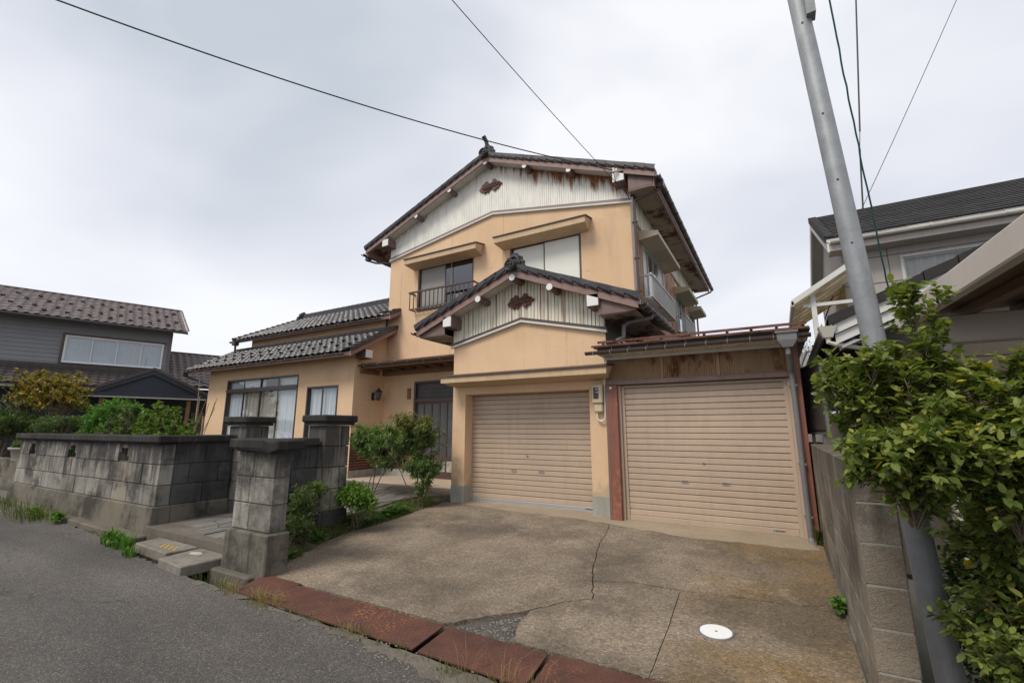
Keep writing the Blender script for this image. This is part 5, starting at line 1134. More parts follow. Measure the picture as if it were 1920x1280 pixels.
for r_, o_ in ((2, 0), (4.2, .35), (7.5, 0), (10, .35)):
    for i in range(11): inst('snow_guard', SG_, gr_, Vector((-3.6 + o_ + i * .7, -.77, 6.1)) + up_ * (r_ * .3), mat3=frame((1, 0, 0), up_))
gutter(((-3.95, -.85, 6.0), (4.15, -.85, 6.0)), .06, parent=gr_, mat='dark_metal')
mb = MB(); mb.box(-.12, 3.45, -.08, -.01, 5.45, 5.55); mb.box(-.12, -.03, -.08, -.01, 4.25, 5.45); mb.build('window_surround', 'brown_frame', gh)
w0 = len(bpy.data.objects)
window(-.02, 3.36, 4.26, 5.44, -.16, [1, 1, 1, .9], ['curtain_grey'] * 4, 'white_cap', parent=gh, depth=.12, coff=.11, camp=.35)
# lower front roof, porch gable, and rear low wing
mb = MB(); mb.hexa([(-3.9, -1.75, 3.12), (3.2, -1.75, 3.12), (3.2, -.02, 4.0), (-3.9, -.02, 4.0)], [(-3.9, -1.75, 3.2), (3.2, -1.75, 3.2), (3.2, -.02, 4.08), (-3.9, -.02, 4.08)]); lr_ = mb.build('lower_roof', 'brown_roof', gh)
up2 = Vector((0, 1.73, .88)).normalized(); field(lr_, GT2, (-3.9, -1.77, 3.21), (1, 0, 0), up2, 23, 6, matname='brown_roof')
mb = MB(); mb.box(-3.9, 3.2, -.12, -.035, 4.06, 4.2); mb.build('flashing', 'brown_roof', lr_)
gutter(((-3.9, -1.85, 3.12), (1.0, -1.85, 3.12)), .055, parent=lr_, mat='pale_trim')
# porch gable faces us: ridge along local y
px, pz = 2.92, 3.95
def gz(x): return pz - .5 * abs(x - px)
mb = MB()
for s_ in (-1, 1):
    xe = px + s_ * 2.05; q = [(px, gz(px) - .06), (xe, gz(xe) - .06), (xe, gz(xe) + .06), (px, gz(px) + .06)]
    mb.extr([(x, -3.1, z) for x, z in (q if s_ < 0 else q[::-1])], (0, 3.0, 0))
pg = mb.build('porch_gable', 'brown_roof', gh)
mb = MB()
for s_ in (-1, 1):
    xe = px + s_ * 2.0; q = [(px, gz(px) - .24), (xe, gz(xe) - .2), (xe, gz(xe) - .061), (px, gz(px) - .061)]; mb.extr([(x, -3.06, z) for x, z in (q if s_ < 0 else q[::-1])], (0, .05, 0))
mb.add([(px - 1.9, -2.95, 2.86), (px + 1.9, -2.95, 2.86), (px, -2.95, 3.8)], [(0, 1, 2)]); mb.box(px - 1.95, px + 1.95, -3.04, -2.9, 2.78, 2.93); mb.build('gable_face', 'navy', pg)
mb = MB(); mb.box(px - 1.95, px + 1.95, -3.06, -3.0, 2.72, 2.776); mb.build('porch_eave', 'cream_siding', pg)
for a in (1.35, 4.2): MB().box(a, a + .14, -2.9, -2.75, 0, 2.75).build('porch_post', 'wood', pg)
mb = MB(); mb.box(3.6, 7.5, 1.5, 6, 0, 3.5); mb.build('rear_wall', 'navy', gh)
mb = MB(); mb.hexa([(3.65, -.6, 3.4), (7.8, -.6, 3.4), (7.8, 2.2, 5.3), (3.65, 2.2, 5.3)], [(3.65, -.6, 3.48), (7.8, -.6, 3.48), (7.8, 2.2, 5.38), (3.65, 2.2, 5.38)]); rr2 = mb.build('rear_roof', 'brown_roof', gh)
up3 = Vector((0, 2.8, 1.9)).normalized(); field(rr2, GT, (3.65, -.62, 3.49), (1, 0, 0), up3, 14, 11)
mb = MB(); mb.box(3.6, 7.85, 2.1, 2.3, 5.36, 5.46); mb.build('ridge', 'brown_roof', rr2)
mb = MB(); mb.box(5.0, 5.9, 1.44, 1.5, .3, 2.3); mb.build('dark_window', 'frosted', gh)
# neighbour's low kerb wall and planter at far left
nw = MB(); nw.box(-25, -17.3, 4.5, 4.7, -.3, .62); tag(nw.build('kerb_wall', 'block_base', bevel=.02), 'low plain concrete wall below the clipped pine at far left', 'wall')
pt = MB(); prf = [(.34, .62), (.40, .9), (.46, .93), (.46, .98), (.40, .98)]; n_ = 18
pt.add([(-18.6 + r * math.cos(2 * math.pi * k / n_), 4.6 + r * math.sin(2 * math.pi * k / n_), z) for r, z in prf for k in range(n_)], [(j * n_ + k, j * n_ + (k + 1) % n_, (j + 1) * n_ + (k + 1) % n_, (j + 1) * n_ + k) for j in range(len(prf) - 1) for k in range(n_)]); tag(pt.build('plant_pot', 'terracotta', smooth=True), 'shallow pale plant bowl on the low wall at far left', 'plant pot')

# ---------------------------------------------------------------- cream neighbour house on the right
nh = thing('cream_house', 'cream panelled two-storey house with dark shingle roof and lean-to balcony, right edge', 'house', (4, 11, 0))
UY = 12.0; X0 = 1.55
mb = MB(); wall_xz(mb, UY, X0, 9, -.2, 5.6, [(2.55, 5.0, 3.6, 5.1)], .1); mb.sheet([(X0, 17, -.2), (X0, UY, -.2), (X0, UY, 5.7), (X0, 14.4, 7.0), (X0, 17, 5.6)]); mb.build('wall', 'cream_siding', nh)
mb = MB()
for z in (3.4, 3.98, 4.56, 5.14): mb.box(X0, 9, UY - .006, UY + .01, z, z + .014)
for x in (2.35, 5.1, 6.6): mb.box(x, x + .012, UY - .006, UY + .01, 3, 5.7)
mb.build('panel_joints', 'brown_frame', nh)
window(2.55, 5.0, 3.6, 5.1, UY - .02, [1, 1], ['curtain_beige', 'curtain'], 'pale_trim', parent=nh)
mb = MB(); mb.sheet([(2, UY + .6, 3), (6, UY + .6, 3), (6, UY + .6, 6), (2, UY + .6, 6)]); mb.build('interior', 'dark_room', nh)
sl = .58; e0, ez = 11.55, 5.58; RX0 = 1.28; ry = 14.4; rz_ = ez + sl * (ry - e0)
mb = MB(); mb.hexa([(RX0, e0, ez - .1), (9.5, e0, ez - .1), (9.5, ry, rz_ - .1), (RX0, ry, rz_ - .1)], [(RX0, e0, ez), (9.5, e0, ez), (9.5, ry, rz_), (RX0, ry, rz_)]); mb.hexa([(RX0, ry, rz_ - .1), (9.5, ry, rz_ - .1), (9.5, 17.3, ez - .1), (RX0, 17.3, ez - .1)], [(RX0, ry, rz_), (9.5, ry, rz_), (9.5, 17.3, ez), (RX0, 17.3, ez)])
nr = mb.build('roof', 'pale_trim', nh)
def shingles(roof, x0, x1, y0, z0, sl_, n, exp=.2, sh=.35):
    """courses of shingles; each course one strip with staggered tabs as separate pieces"""
    d = Vector((0, 1, sl_)).normalized(); nm = Vector((0, -sl_, 1)).normalized()
    for i in range(n):
        p = Vector((0, y0, z0)) + d * (i * exp); mb = MB(); x = x0 - (sh / 2 if i % 2 else 0)
        while x < x1:
            a, b = max(x0, x + .004), min(x1, x + sh - .004); l = nm * (.028 + random.uniform(0, .006)); q = d * (exp + .05); dj = d * random.uniform(-.008, .008)
            if b > a: mb.hexa([Vector((a, 0, 0)) + p + dj, Vector((b, 0, 0)) + p + dj, Vector((b, 0, 0)) + p + q, Vector((a, 0, 0)) + p + q], [Vector((a, 0, 0)) + p + l + dj, Vector((b, 0, 0)) + p + l + dj, Vector((b, 0, 0)) + p + q + nm * .008, Vector((a, 0, 0)) + p + q + nm * .008])
            x += sh
        mb.build('shingle_course', 'dark_shingle', roof)
shingles(nr, RX0, 9.0, e0 - .03, ez, sl, 16, .21)
rk = MB(); d = Vector((0, 1, sl)).normalized()
for i in range(16): p = Vector((RX0 - .03, e0 - .03, ez + .03)) + d * (i * .2); rk.hexa([p, p + Vector((.16, 0, 0)), p + Vector((.16, 0, 0)) + d * .22, p + d * .22], [p + Vector((0, 0, .05)), p + Vector((.16, 0, .05)), p + Vector((.16, 0, .03)) + d * .22, p + Vector((0, 0, .03)) + d * .22]); rk.hexa([p + Vector((-.01, 0, -.13)), p + Vector((.01, 0, -.13)), p + Vector((.01, 0, -.13)) + d * .22, p + Vector((-.01, 0, -.13)) + d * .22], [p + Vector((-.01, 0, .05)), p + Vector((.01, 0, .05)), p + Vector((.01, 0, .03)) + d * .22, p + Vector((-.01, 0, .03)) + d * .22])
rk.build('rake_shingles', 'dark_shingle', nr)
mb = MB(); mb.extr([(RX0 + .0, e0, ez - .3), (RX0 + .0, ry, rz_ - .3), (RX0 + .0, ry, rz_ - .08), (RX0 + .0, e0, ez - .08)], (.04, 0, 0)); mb.extr([(RX0, ry, rz_ - .3), (RX0, 17.3, ez - .3), (RX0, 17.3, ez - .08), (RX0, ry, rz_ - .08)], (.04, 0, 0)); mb.build('rake_board', 'pale_trim', nr)
mb = MB(); mb.box(RX0 + .05, 9, e0 + .02, e0 + .05, ez - .28, ez - .1); mb.box(RX0 + .05, 9, e0 + .05, UY, ez - .28, ez - .26); mb.build('eave_board', 'cream_siding', nr)
gutter(((RX0 + .05, e0 - .06, ez - .08), (9, e0 - .06, ez - .12)), .06, parent=nr, mat='cream_gutter', hangers=7)
# balcony on the left gable
mb = MB(); bx0, bx1, by0, by1 = .62, 1.55, 10.9, 13.8
mb.hexa([(.5, 10.75, 4.03), (1.6, 10.75, 4.72), (1.6, 13.9, 4.72), (.5, 13.9, 4.03)], [(.5, 10.75, 4.06), (1.6, 10.75, 4.75), (1.6, 13.9, 4.75), (.5, 13.9, 4.06)]); bc = mb.build('balcony_roof', 'poly_sheet', nh)
mb = MB(); mb.hexa([(.46, 10.70, 3.98), (1.62, 10.70, 4.70), (1.62, 10.75, 4.70), (.46, 10.75, 3.98)], [(.46, 10.70, 4.1), (1.62, 10.70, 4.82), (1.62, 10.75, 4.82), (.46, 10.75, 4.1)]); mb.box(.45, .50, 10.7, 13.95, 3.97, 4.07)
for i in range(7): y_ = 10.95 + i * .46; mb.hexa([(.5, y_, 3.97), (1.6, y_, 4.66), (1.6, y_ + .05, 4.66), (.5, y_ + .05, 3.97)], [(.5, y_, 4.02), (1.6, y_, 4.71), (1.6, y_ + .05, 4.71), (.5, y_ + .05, 4.02)])
mb.build('balcony_frame', 'pale_trim', bc)
mb = MB(); mb.box(.80, .89, 10.85, 10.94, 2.4, 4.2); mb.box(.62, .69, 13.6, 13.7, 2.2, 4.05); mb.box(.66, 1.55, 10.86, 10.91, 3.95, 4.02); mb.box(.66, 1.55, 10.86, 10.91, 3.05, 3.12); mb.box(.62, .67, 10.86, 13.7, 3.05, 3.12); mb.box(.62, .67, 10.86, 13.7, 2.25, 2.32)
br = mb.build('balcony_posts', 'pale_trim', nh)
bm_ = MB(); bm_.box(-.012, .012, -.012, .012, 0, .73); BB = shared('baluster', bm_, 'pale_trim')
for i in range(20): inst('baluster', BB, br, (.645, 10.95 + i * .14, 2.32))
for i in range(6): inst('baluster', BB, br, (.75 + i * .14, 10.885, 2.32))
mb = MB(); mb.tube([(.9, 10.9, 3.98), (1.0, 13.5, 4.05)], .015, 6); mb.tube([(1.2, 10.9, 4.15), (1.25, 13.5, 4.2)], .015, 6); mb.build('drying_poles', 'wood', nh)
# single-storey gable wing in front
gx0, gz0, gy = .68, 2.9, 7.0; gs = .43
mb = MB(); mb.sheet([(1.15, gy + .4, -.2), (6, gy + .4, -.2), (6, gy + .4, 5.0), (1.15, gy + .4, 2.9)]); mb.sheet([(1.15, UY, -.2), (1.15, gy + .4, -.2), (1.15, gy + .4, 2.9), (1.15, UY, 2.9)]); mb.build('wing_wall', 'shade_toned_wall', nh)
mb = MB()
for z in (.55, 1.15, 1.75, 2.35): mb.box(1.15, 3.6, gy + .392, gy + .41, z, z + .016); mb.box(1.142, 1.16, gy + .4, UY, z, z + .016)
mb.build('panel_joints', 'brown_frame', nh)
mb = MB(); mb.hexa([(gx0, gy, gz0 - .1), (5.2, gy, gz0 - .1 + gs * (5.2 - gx0)), (5.2, UY, gz0 - .1 + gs * (5.2 - gx0)), (gx0, UY, gz0 - .1)], [(gx0, gy, gz0), (5.2, gy, gz0 + gs * (5.2 - gx0)), (5.2, UY, gz0 + gs * (5.2 - gx0)), (gx0, UY, gz0)]); wr_ = mb.build('wing_roof', 'dark_shingle', nh)
mb = MB(); x = gx0
while x < 5.0:
    z_ = gz0 + gs * (x - gx0); mb.hexa([(x, gy - .02, z_ - .1), (x + .34, gy - .02, z_ - .1 + .34 * gs), (x + .34, gy + .25, z_ - .1 + .34 * gs), (x, gy + .25, z_ - .1)], [(x, gy - .02, z_ + .035), (x + .34, gy - .02, z_ + .018 + .34 * gs), (x + .34, gy + .25, z_ + .018 + .34 * gs), (x, gy + .25, z_ + .035)]); x += .33
mb.build('rake_shingles', 'dark_shingle', wr_)
mb = MB(); X1 = 5.0
for a, b, yy in ((-.23, -.105, gy + .02), (-.36, -.24, gy + .06)): mb.extr([(gx0 + .06, yy, gz0 + a + .03), (X1, yy, gz0 + a + gs * (X1 - gx0)), (X1, yy, gz0 + b + gs * (X1 - gx0)), (gx0 + .06, yy, gz0 + b + .03)], (0, .06, 0))
mb.extr([(gx0 + .12, gy + .1, gz0 - .38), (X1, gy + .1, gz0 - .34 + gs * (X1 - gx0)), (X1, gy + .1, gz0 - .3 + gs * (X1 - gx0)), (gx0 + .12, gy + .1, gz0 - .34)], (0, .3, 0)); mb.build('rake_board', 'pale_trim', wr_)
mb = MB(); mb.box(gx0 + .06, 1.15, gy + .1, UY, 2.62, 2.64); mb.build('eave_soffit', 'brown_panel', wr_)
gutter(((gx0 - .02, gy - .02, 2.84), (gx0 - .02, UY - .5, 2.80)), .06, parent=wr_, mat='cream_gutter')
mb = MB(); mb.hexa([(gx0 - .07, gy + .02, 2.66), (gx0 + .03, gy + .02, 2.66), (gx0 + .03, gy + .12, 2.66), (gx0 - .07, gy + .12, 2.66)], [(gx0 - .12, gy - .03, 2.8), (gx0 + .08, gy - .03, 2.8), (gx0 + .08, gy + .17, 2.8), (gx0 - .12, gy + .17, 2.8)]); mb.tube([(gx0 - .02, gy + .07, 2.70), (gx0 - .02, gy + .07, 2.60), (gx0 + .05, gy + .08, 2.57), (1.05, gy + .3, 2.52), (1.1, gy + .34, 2.45), (1.1, gy + .34, 0)], .03, 8); mb.build('downpipe', 'cream_gutter', wr_)
# brown ribbed panel on a frame at the side passage
pa, pb = Vector((.40, 8.35, 0)), Vector((.585, 7.62, 0)); pd = (pb - pa); pnrm = Vector((pd.y, -pd.x, 0)).normalized() * -1
if pnrm.y > 0: pnrm = -pnrm
def slab_(u0, u1, z0, z1, t0, t1):
    q = [pa + pd * u0 + pnrm * t0, pa + pd * u1 + pnrm * t0, pa + pd * u1 + pnrm * t1, pa + pd * u0 + pnrm * t1]
    return [v + Vector((0, 0, z0)) for v in q], [v + Vector((0, 0, z1)) for v in q]
mb = MB(); mb.hexa(*slab_(0, 1, 1.45, 2.4, 0, .02))
for i in range(9): mb.hexa(*slab_(.03 + i * .105, .105 + i * .105, 1.48, 2.37, .0201, .032))
pn = mb.build('ribbed_panel', 'brown_panel', nh); mb = MB()
for q in ((-.03, 0, 1.42, 2.43), (1, 1.03, 1.42, 2.43), (0, 1, 1.42, 1.449), (0, 1, 2.401, 2.43), (.2, .25, -.2, 1.42), (.75, .8, -.2, 1.42)): mb.hexa(*slab_(*q, -.005, .03))
mb.build('panel_frame', 'grey_pvc', pn)

# carport at the right edge
cp = thing('carport', 'beige aluminium carport with brown roof sheets in front of the cream house', 'carport', (2.4, 4.5, -.2))
mb = MB(); mb.hexa([(1.18, 6.15, 2.52), (1.27, 6.15, 2.52), (1.27, 2.2, 2.36), (1.18, 2.2, 2.36)], [(1.18, 6.15, 2.72), (1.27, 6.15, 2.72), (1.27, 2.2, 2.54), (1.18, 2.2, 2.54)]); mb.build('side_beam', 'carport_paint', cp, bevel=.012)
mb = MB(); mb.box(1.32, 1.50, 5.75, 5.93, -.2, 2.3); mb.build('post', 'carport_paint', cp, bevel=.01); mb = MB(); mb.box(1.30, 4.6, 5.74, 5.94, 2.302, 2.56); mb.build('cross_beam', 'carport_paint', cp, bevel=.01)
mb = MB(); mb.hexa([(1.28, 6.15, 2.66), (4.6, 6.15, 2.70), (4.6, 2.2, 2.54), (1.28, 2.2, 2.50)], [(1.28, 6.15, 2.668), (4.6, 6.15, 2.708), (4.6, 2.2, 2.548), (1.28, 2.2, 2.508)]); mb.build('roof_sheet', 'carport_sheet', cp)
for i in range(7):
    x = 1.62 + i * .42; mb = MB(); mb.hexa([(x, 6.1, 2.575), (x + .09, 6.1, 2.575), (x + .09, 2.25, 2.42), (x, 2.25, 2.42)], [(x, 6.1, 2.655), (x + .09, 6.1, 2.655), (x + .09, 2.25, 2.495), (x, 2.25, 2.495)]); mb.build('rafter', 'carport_sheet', cp)
mb = MB(); mb.box(1.36, 1.385, 5.742, 5.748, 2.2, 2.22); mb.tube([(1.38, 5.735, 2.24), (1.38, 5.75, 2.24)], .012, 8); mb.tube([(1.44, 5.735, 2.24), (1.44, 5.75, 2.24)], .012, 8); mb.build('bolts', 'aluminium', cp)

# pale shed and tree glimpsed in the gap behind the garages
sh_ = thing('shed', 'pale shed with curved grey roof glimpsed through the gap beside the lean-to garage', 'shed', (.85, 15, 0))
mb = MB(); mb.box(.3, 1.5, 14.9, 16, -.2, 1.9); mb.build('wall', 'cream_siding', sh_); mb = MB(); mb.tube([(.2 + 1.4 * q, 14.85, 2.0 + .35 * math.sin(math.pi * q)) for q in [k / 8 for k in range(9)]], .05, 6); mb.extr([(.2 + 1.4 * q, 14.9, 2.0 + .35 * math.sin(math.pi * q)) for q in [k / 8 for k in range(9)]], (0, 1.3, 0)); mb.build('roof', 'grey_pvc', sh_)

# ---------------------------------------------------------------- pole, cables, antenna
pl_ = thing('utility_pole', 'galvanised steel utility pole leaning slightly, rising out of the leafy shrub at right', 'utility pole', (.66, 3.36, -.2))
def pp_(z): return Vector((.645 - .0555 * z, 3.35, z))
mb = MB(); mb.tube([pp_(-.4), pp_(2.0)] + [pp_(8.0)], [.066, .059, .050], 20); mb.build('shaft', 'galvanised', pl_, smooth=True)
mb = MB(); q = pp_(1.83); mb.tube([pp_(1.825), pp_(1.84)], .0615, 20); mb.build('band', 'dark_metal', pl_)
mb = MB()
for z in (2.62, 3.05, 3.53, 4.25):
    p = pp_(z); dvec = Vector((-.15, -1, -.1)).normalized(); mb.tube([p + dvec * .045, p + dvec * .0592], .007, 8)
mb.build('step_holes', 'label_dark', pl_)
mb = MB(); p = pp_(4.45); mb.box(p.x + .03, p.x + .085, 3.27, 3.36, 4.28, 4.95); mb.build('bracket', 'galvanised', pl_)
MB().tube([pp_(4.75), pp_(4.775)], .057, 16).build('clamp', 'galvanised', pl_)
def cable(name, a, b, sag, r, mat, lab, n=24, kink=0):
    a, b = Vector(a), Vector(b); pts = []
    for i in range(n + 1):
        t = i / n; p = a.lerp(b, t); p.z -= sag * 4 * t * (1 - t)
        if kink: p.x += kink * random.uniform(-1, 1); p.z += kink * random.uniform(-1, 1)
        pts.append(p)
    mb = MB(); mb.tube(pts, r, 6); return tag(mb.build(name, mat, smooth=True), lab, 'cable')
c1 = cable('overhead_cable', (-2.85, 9.72, 7.55), (-8.1, 1.0, 7.2), .25, .011, 'cable_black', 'thick black overhead cable running from the house gable to the upper left')
c2 = cable('overhead_cable', (-2.6, 10.05, 6.98), (-3.36, 3.83, 7.29), .05, .007, 'cable_black', 'thin grey service wire running from the house corner up to the top edge')
c3 = cable('overhead_cable', (1.32, 6.93, 3.08), (.88, 5.25, 6.6), .12, .009, 'cable_green', 'kinked dark green cable dropping to the cream house beside the steel pole', 30, .006)
an = thing('antenna_mast', 'thin dark antenna mast above the ridge of the cream house', 'antenna', (2.48, 14.4, 7.1))
mb = MB(); mb.tube([(2.47, 14.4, 7.05), (2.62, 14.4, 9.0)], .022, 6); mb.tube([(2.62, 14.4, 9.0), (2.68, 14.4, 9.5)], .01, 6); mb.tube([(2.68, 14.4, 9.5), (3.2, 14.4, 15)], .022, 6); mb.build('mast', 'dark_metal', an)
c4 = cable('guy_wire', (2.40, 14.4, 7.15), (5.6, 14.4, 13.6), .05, .009, 'cable_black', 'fine guy wire slanting up from the cream house ridge to the top right')
ins = thing('cable_insulator', 'white insulator bracket holding the cables at the right corner of the main gable', 'insulator', (-2.85, 9.75, 7.5))
mb = MB(); mb.tube([(-2.84, 9.72, 7.5), (-2.84, 9.72, 7.6)], .03, 8); mb.tube([(-2.78, 9.74, 7.52), (-2.78, 9.74, 7.58)], .025, 8); mb.build('insulator', 'white_plastic', ins)
mb = MB(); mb.tube([(-2.84, 9.72, 7.52), (-2.83, 9.8, 7.3), (-2.7, 9.85, 7.15), (-2.62, 10.0, 7.02), (-2.6, 10.12, 6.9)], .008, 5); mb.build('drop_wire', 'cable_black', ins)
# ---------------------------------------------------------------- plants
def leaf_mesh(name, P, D, N, size, width, mat, parent, rnd, kind=None, curl=.25):
    """P base points, D directions, N up-ish normals (arrays n x 3); six-point folded leaves; rnd per leaf"""
    P, D, N = (np.asarray(a, float) for a in (P, D, N)); n = len(P)
    D = D / (np.linalg.norm(D, axis=1, keepdims=True) + 1e-9)
    Sd = np.cross(D, N); Sd /= (np.linalg.norm(Sd, axis=1, keepdims=True) + 1e-9); U = np.cross(Sd, D)
    size = np.broadcast_to(np.asarray(size, float), (n,))[:, None]; w = size * width
    o0 = np.array(off(parent).location) if parent is not None else np.zeros(3)
    V = np.stack([P, P + D * size * .28 + Sd * w * .42 + U * w * .12, P + D * size * .66 + Sd * w * .40 + U * w * .02, P + D * size - U * size * curl * .5,
                  P + D * size * .66 - Sd * w * .40 + U * w * .02, P + D * size * .28 - Sd * w * .42 + U * w * .12], 1) - o0
    me = bpy.data.meshes.new(name); me.vertices.add(6 * n); me.vertices.foreach_set('co', V.reshape(-1).astype(np.float32))
    me.loops.add(8 * n); me.polygons.add(2 * n)
    base = (np.arange(n) * 6)[:, None]
    idx = np.concatenate([base + np.array([0, 1, 2, 3]), base + np.array([0, 3, 4, 5])], 1)
    me.loops.foreach_set('vertex_index', idx.reshape(-1).astype(np.int32))
    me.polygons.foreach_set('loop_start', (np.arange(2 * n) * 4).astype(np.int32)); me.polygons.foreach_set('loop_total', np.full(2 * n, 4, np.int32))
    at = me.attributes.new('rnd', 'FLOAT', 'FACE'); at.data.foreach_set('value', np.repeat(np.asarray(rnd, float), 2).astype(np.float32))
    me.update(); me.validate(); me.materials.append(MATS[mat])
    o = bpy.data.objects.new(name, me); col.objects.link(o)
    if parent is not None: o.parent = parent
    if kind: o['kind'] = kind
    return o
def rv(n): v = rng.normal(size=(n, 3)); return v / np.linalg.norm(v, axis=1, keepdims=True)
def shrub(name, label, cat, base, ells, ntw, lpt, size, width, mat, tl=.3, up=.35, bark='bark', group=None, stems=6, mat2=None, dens=None, rb=.018, tw_r=.0028, shell=.6, droop=0, bright=0, sprays=0, reach=.75, singles=0):
    """ells: list of (cx, cy, cz, rx, ry, rz[, weight]); twigs grow outward from inside the ellipsoids and carry leaves"""
    t = thing(name, label, cat, base, group); E_ = np.array([e[:6] for e in ells], float); wt_ = np.array([(e[6] if len(e) > 6 else e[3] * e[4] * e[5]) for e in ells]); wt_ = wt_ / wt_.sum()
    k = rng.choice(len(ells), ntw, p=wt_); dirs = rv(ntw); rad = shell + (1 - shell) * rng.random(ntw) ** .6
    dirs[:, 2] = np.where(dirs[:, 2] < -.5, -dirs[:, 2] * .6, dirs[:, 2])
    tip = E_[k, :3] + dirs * E_[k, 3:6] * rad[:, None]
    tip += rng.normal(size=tip.shape) * E_[k, 3:6] * .06
    g = dirs * E_[k, 3:6]; g /= np.linalg.norm(g, axis=1, keepdims=True); g[:, 2] += up; g += rng.normal(size=g.shape) * .3; g /= np.linalg.norm(g, axis=1, keepdims=True)
    tl_ = tl * (.6 + .8 * rng.random(ntw)); st = tip - g * tl_[:, None]
    if sprays:   # long arching shoots; the twigs sit along them and leave gaps between
        ks = rng.choice(len(ells), sprays, p=wt_); sd_ = rv(sprays); sd_[:, 2] = np.where(sd_[:, 2] < -.35, -sd_[:, 2], sd_[:, 2])
        e_ = E_[ks, :3] + sd_ * E_[ks, 3:6] * (.55 + reach * rng.random(sprays))[:, None]; s0 = E_[ks, :3] + sd_ * E_[ks, 3:6] * .05; s0[:, 2] -= .08 + .15 * rng.random(sprays); e_[:, 2] += .05 * rng.random(sprays)
        j = rng.integers(0, sprays, ntw); uu = rng.random(ntw) ** .75; sv = (e_ - s0); svn = sv / np.linalg.norm(sv, axis=1, keepdims=True)
        st = s0[j] + sv[j] * uu[:, None]; st[:, 2] += .06 * np.sin(math.pi * uu); g = svn[j] * .9 + rv(ntw) * .75; g[:, 2] += up * .6; g /= np.linalg.norm(g, axis=1, keepdims=True)
        tl_ = tl * (.5 + .7 * rng.random(ntw)) * (1.05 - .45 * uu); tip = st + g * tl_[:, None]; dirs = g
        mbs = MB()
        for q in range(sprays):
            pm = (s0[q] + e_[q]) / 2; pm[2] += .05; mbs.tube([s0[q], pm, e_[q]], [tw_r * 3, tw_r * 2.2, tw_r], 4, False)
        mbs.build('shoots', bark, t, kind='stuff')
    mb = MB()
    for i in range(ntw):
        m_ = (st[i] + tip[i]) / 2 + rng.normal(size=3) * tl * .05; mb.tube([st[i], m_, tip[i]], [tw_r * 1.6, tw_r * 1.2, tw_r * .6], 3, False)
    mb.build('twigs', bark, t, kind='stuff')
    mb = MB(); B = Vector(base)
    for s_ in range(stems):
        j = s_ % len(ells); c = Vector(E_[j, :3]) + Vector(rng.normal(size=3) * E_[j, 3:6] * .35); b0 = B + Vector((random.uniform(-1, 1) * .07, random.uniform(-1, 1) * .07, -.05))
        m1 = b0.lerp(c, .4) + Vector((random.uniform(-.05, .05), random.uniform(-.05, .05), .08)); mb.tube([b0, m1, b0.lerp(c, .75), c], [rb, rb * .8, rb * .55, rb * .25], 6)
        for q in range(5):
            e2 = c + Vector(rv(1)[0] * E_[j, 3:6] * .7); mb.tube([b0.lerp(c, .55 + .08 * q), (b0.lerp(c, .7 + .06 * q) + e2) / 2, e2], [rb * .4, rb * .3, rb * .12], 4, False)
    if singles:
        h = Vector(E_[0, :3])
        for j in range(1, len(ells)):
            c = Vector(E_[j, :3]); mb.tube([h, h.lerp(c, .5) + Vector((0, 0, .05)), c], [rb, rb * .7, rb * .4], 5)
    mb.build('branches', bark, t)
    nl = ntw * lpt; u = np.tile((np.arange(lpt) + .5) / lpt, ntw); ti = np.repeat(np.arange(ntw), lpt)
    P = st[ti] + (tip - st)[ti] * (.15 + .87 * u)[:, None]; ax = g[ti]
    side = np.cross(ax, rv(nl)); side /= np.linalg.norm(side, axis=1, keepdims=True); D = ax * .5 + side * .9; D[:, 2] -= droop; N = rv(nl) * .5; N[:, 2] += .9
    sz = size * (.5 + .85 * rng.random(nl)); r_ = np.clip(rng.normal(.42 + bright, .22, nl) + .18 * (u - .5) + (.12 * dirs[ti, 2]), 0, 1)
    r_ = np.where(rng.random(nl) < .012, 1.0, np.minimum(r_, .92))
    if singles:   # the leaves that show largest are objects of their own
        cp_ = np.array(cam_o.location); fwv = np.array([-.4928, .8494, .1888]); rgt = np.array([.865, .5018, 0]); upv = np.cross(rgt, fwv); dl = P - cp_; dz_ = dl @ fwv; px_ = (dl @ rgt) / dz_ * 848.7; py_ = (dl @ upv) / dz_ * 848.7
        vis = (np.abs(px_) < 960) & (np.abs(py_) < 640) & (r_ < .93); sc_ = np.where(vis, sz / dz_, -1); top = np.argsort(-sc_)[:singles]; vars_ = []
        for q in range(8):
            w2 = width; v6 = [(0, 0, 0), (w2 * .42, .28, w2 * .12), (w2 * .40, .66, w2 * .02), (0, 1, -.125), (-w2 * .40, .66, w2 * .02), (-w2 * .42, .28, w2 * .12)]
            me = bpy.data.meshes.new('leaf'); me.from_pydata(v6, [], [(0, 1, 2, 3), (0, 3, 4, 5)]); at = me.attributes.new('rnd', 'FLOAT', 'FACE'); at.data.foreach_set('value', [.1 + q * .1] * 2); me.materials.append(MATS[mat]); vars_.append(me)
        par_ = bpy.data.objects.new('leaf_shoots', None); col.objects.link(par_); par_.parent = t
        for i in top:
            d_ = Vector(D[i]).normalized(); s_ = d_.cross(Vector(N[i])).normalized(); u_ = s_.cross(d_); inst('leaf', vars_[int(np.clip((r_[i] - .1) / .1, 0, 7))], t, P[i], (sz[i],) * 3, mat3=Matrix((s_, d_, u_)).transposed())
        bpy.data.objects.remove(par_)
        kp = np.ones(nl, bool); kp[top] = False; P, D, N, sz, r_ = P[kp], D[kp], N[kp], sz[kp], r_[kp]
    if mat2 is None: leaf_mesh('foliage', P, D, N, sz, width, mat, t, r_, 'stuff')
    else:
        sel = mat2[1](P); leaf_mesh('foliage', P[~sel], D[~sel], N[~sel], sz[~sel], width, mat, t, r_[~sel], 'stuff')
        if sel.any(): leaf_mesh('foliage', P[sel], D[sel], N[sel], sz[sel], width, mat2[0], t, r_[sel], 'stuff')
    return t
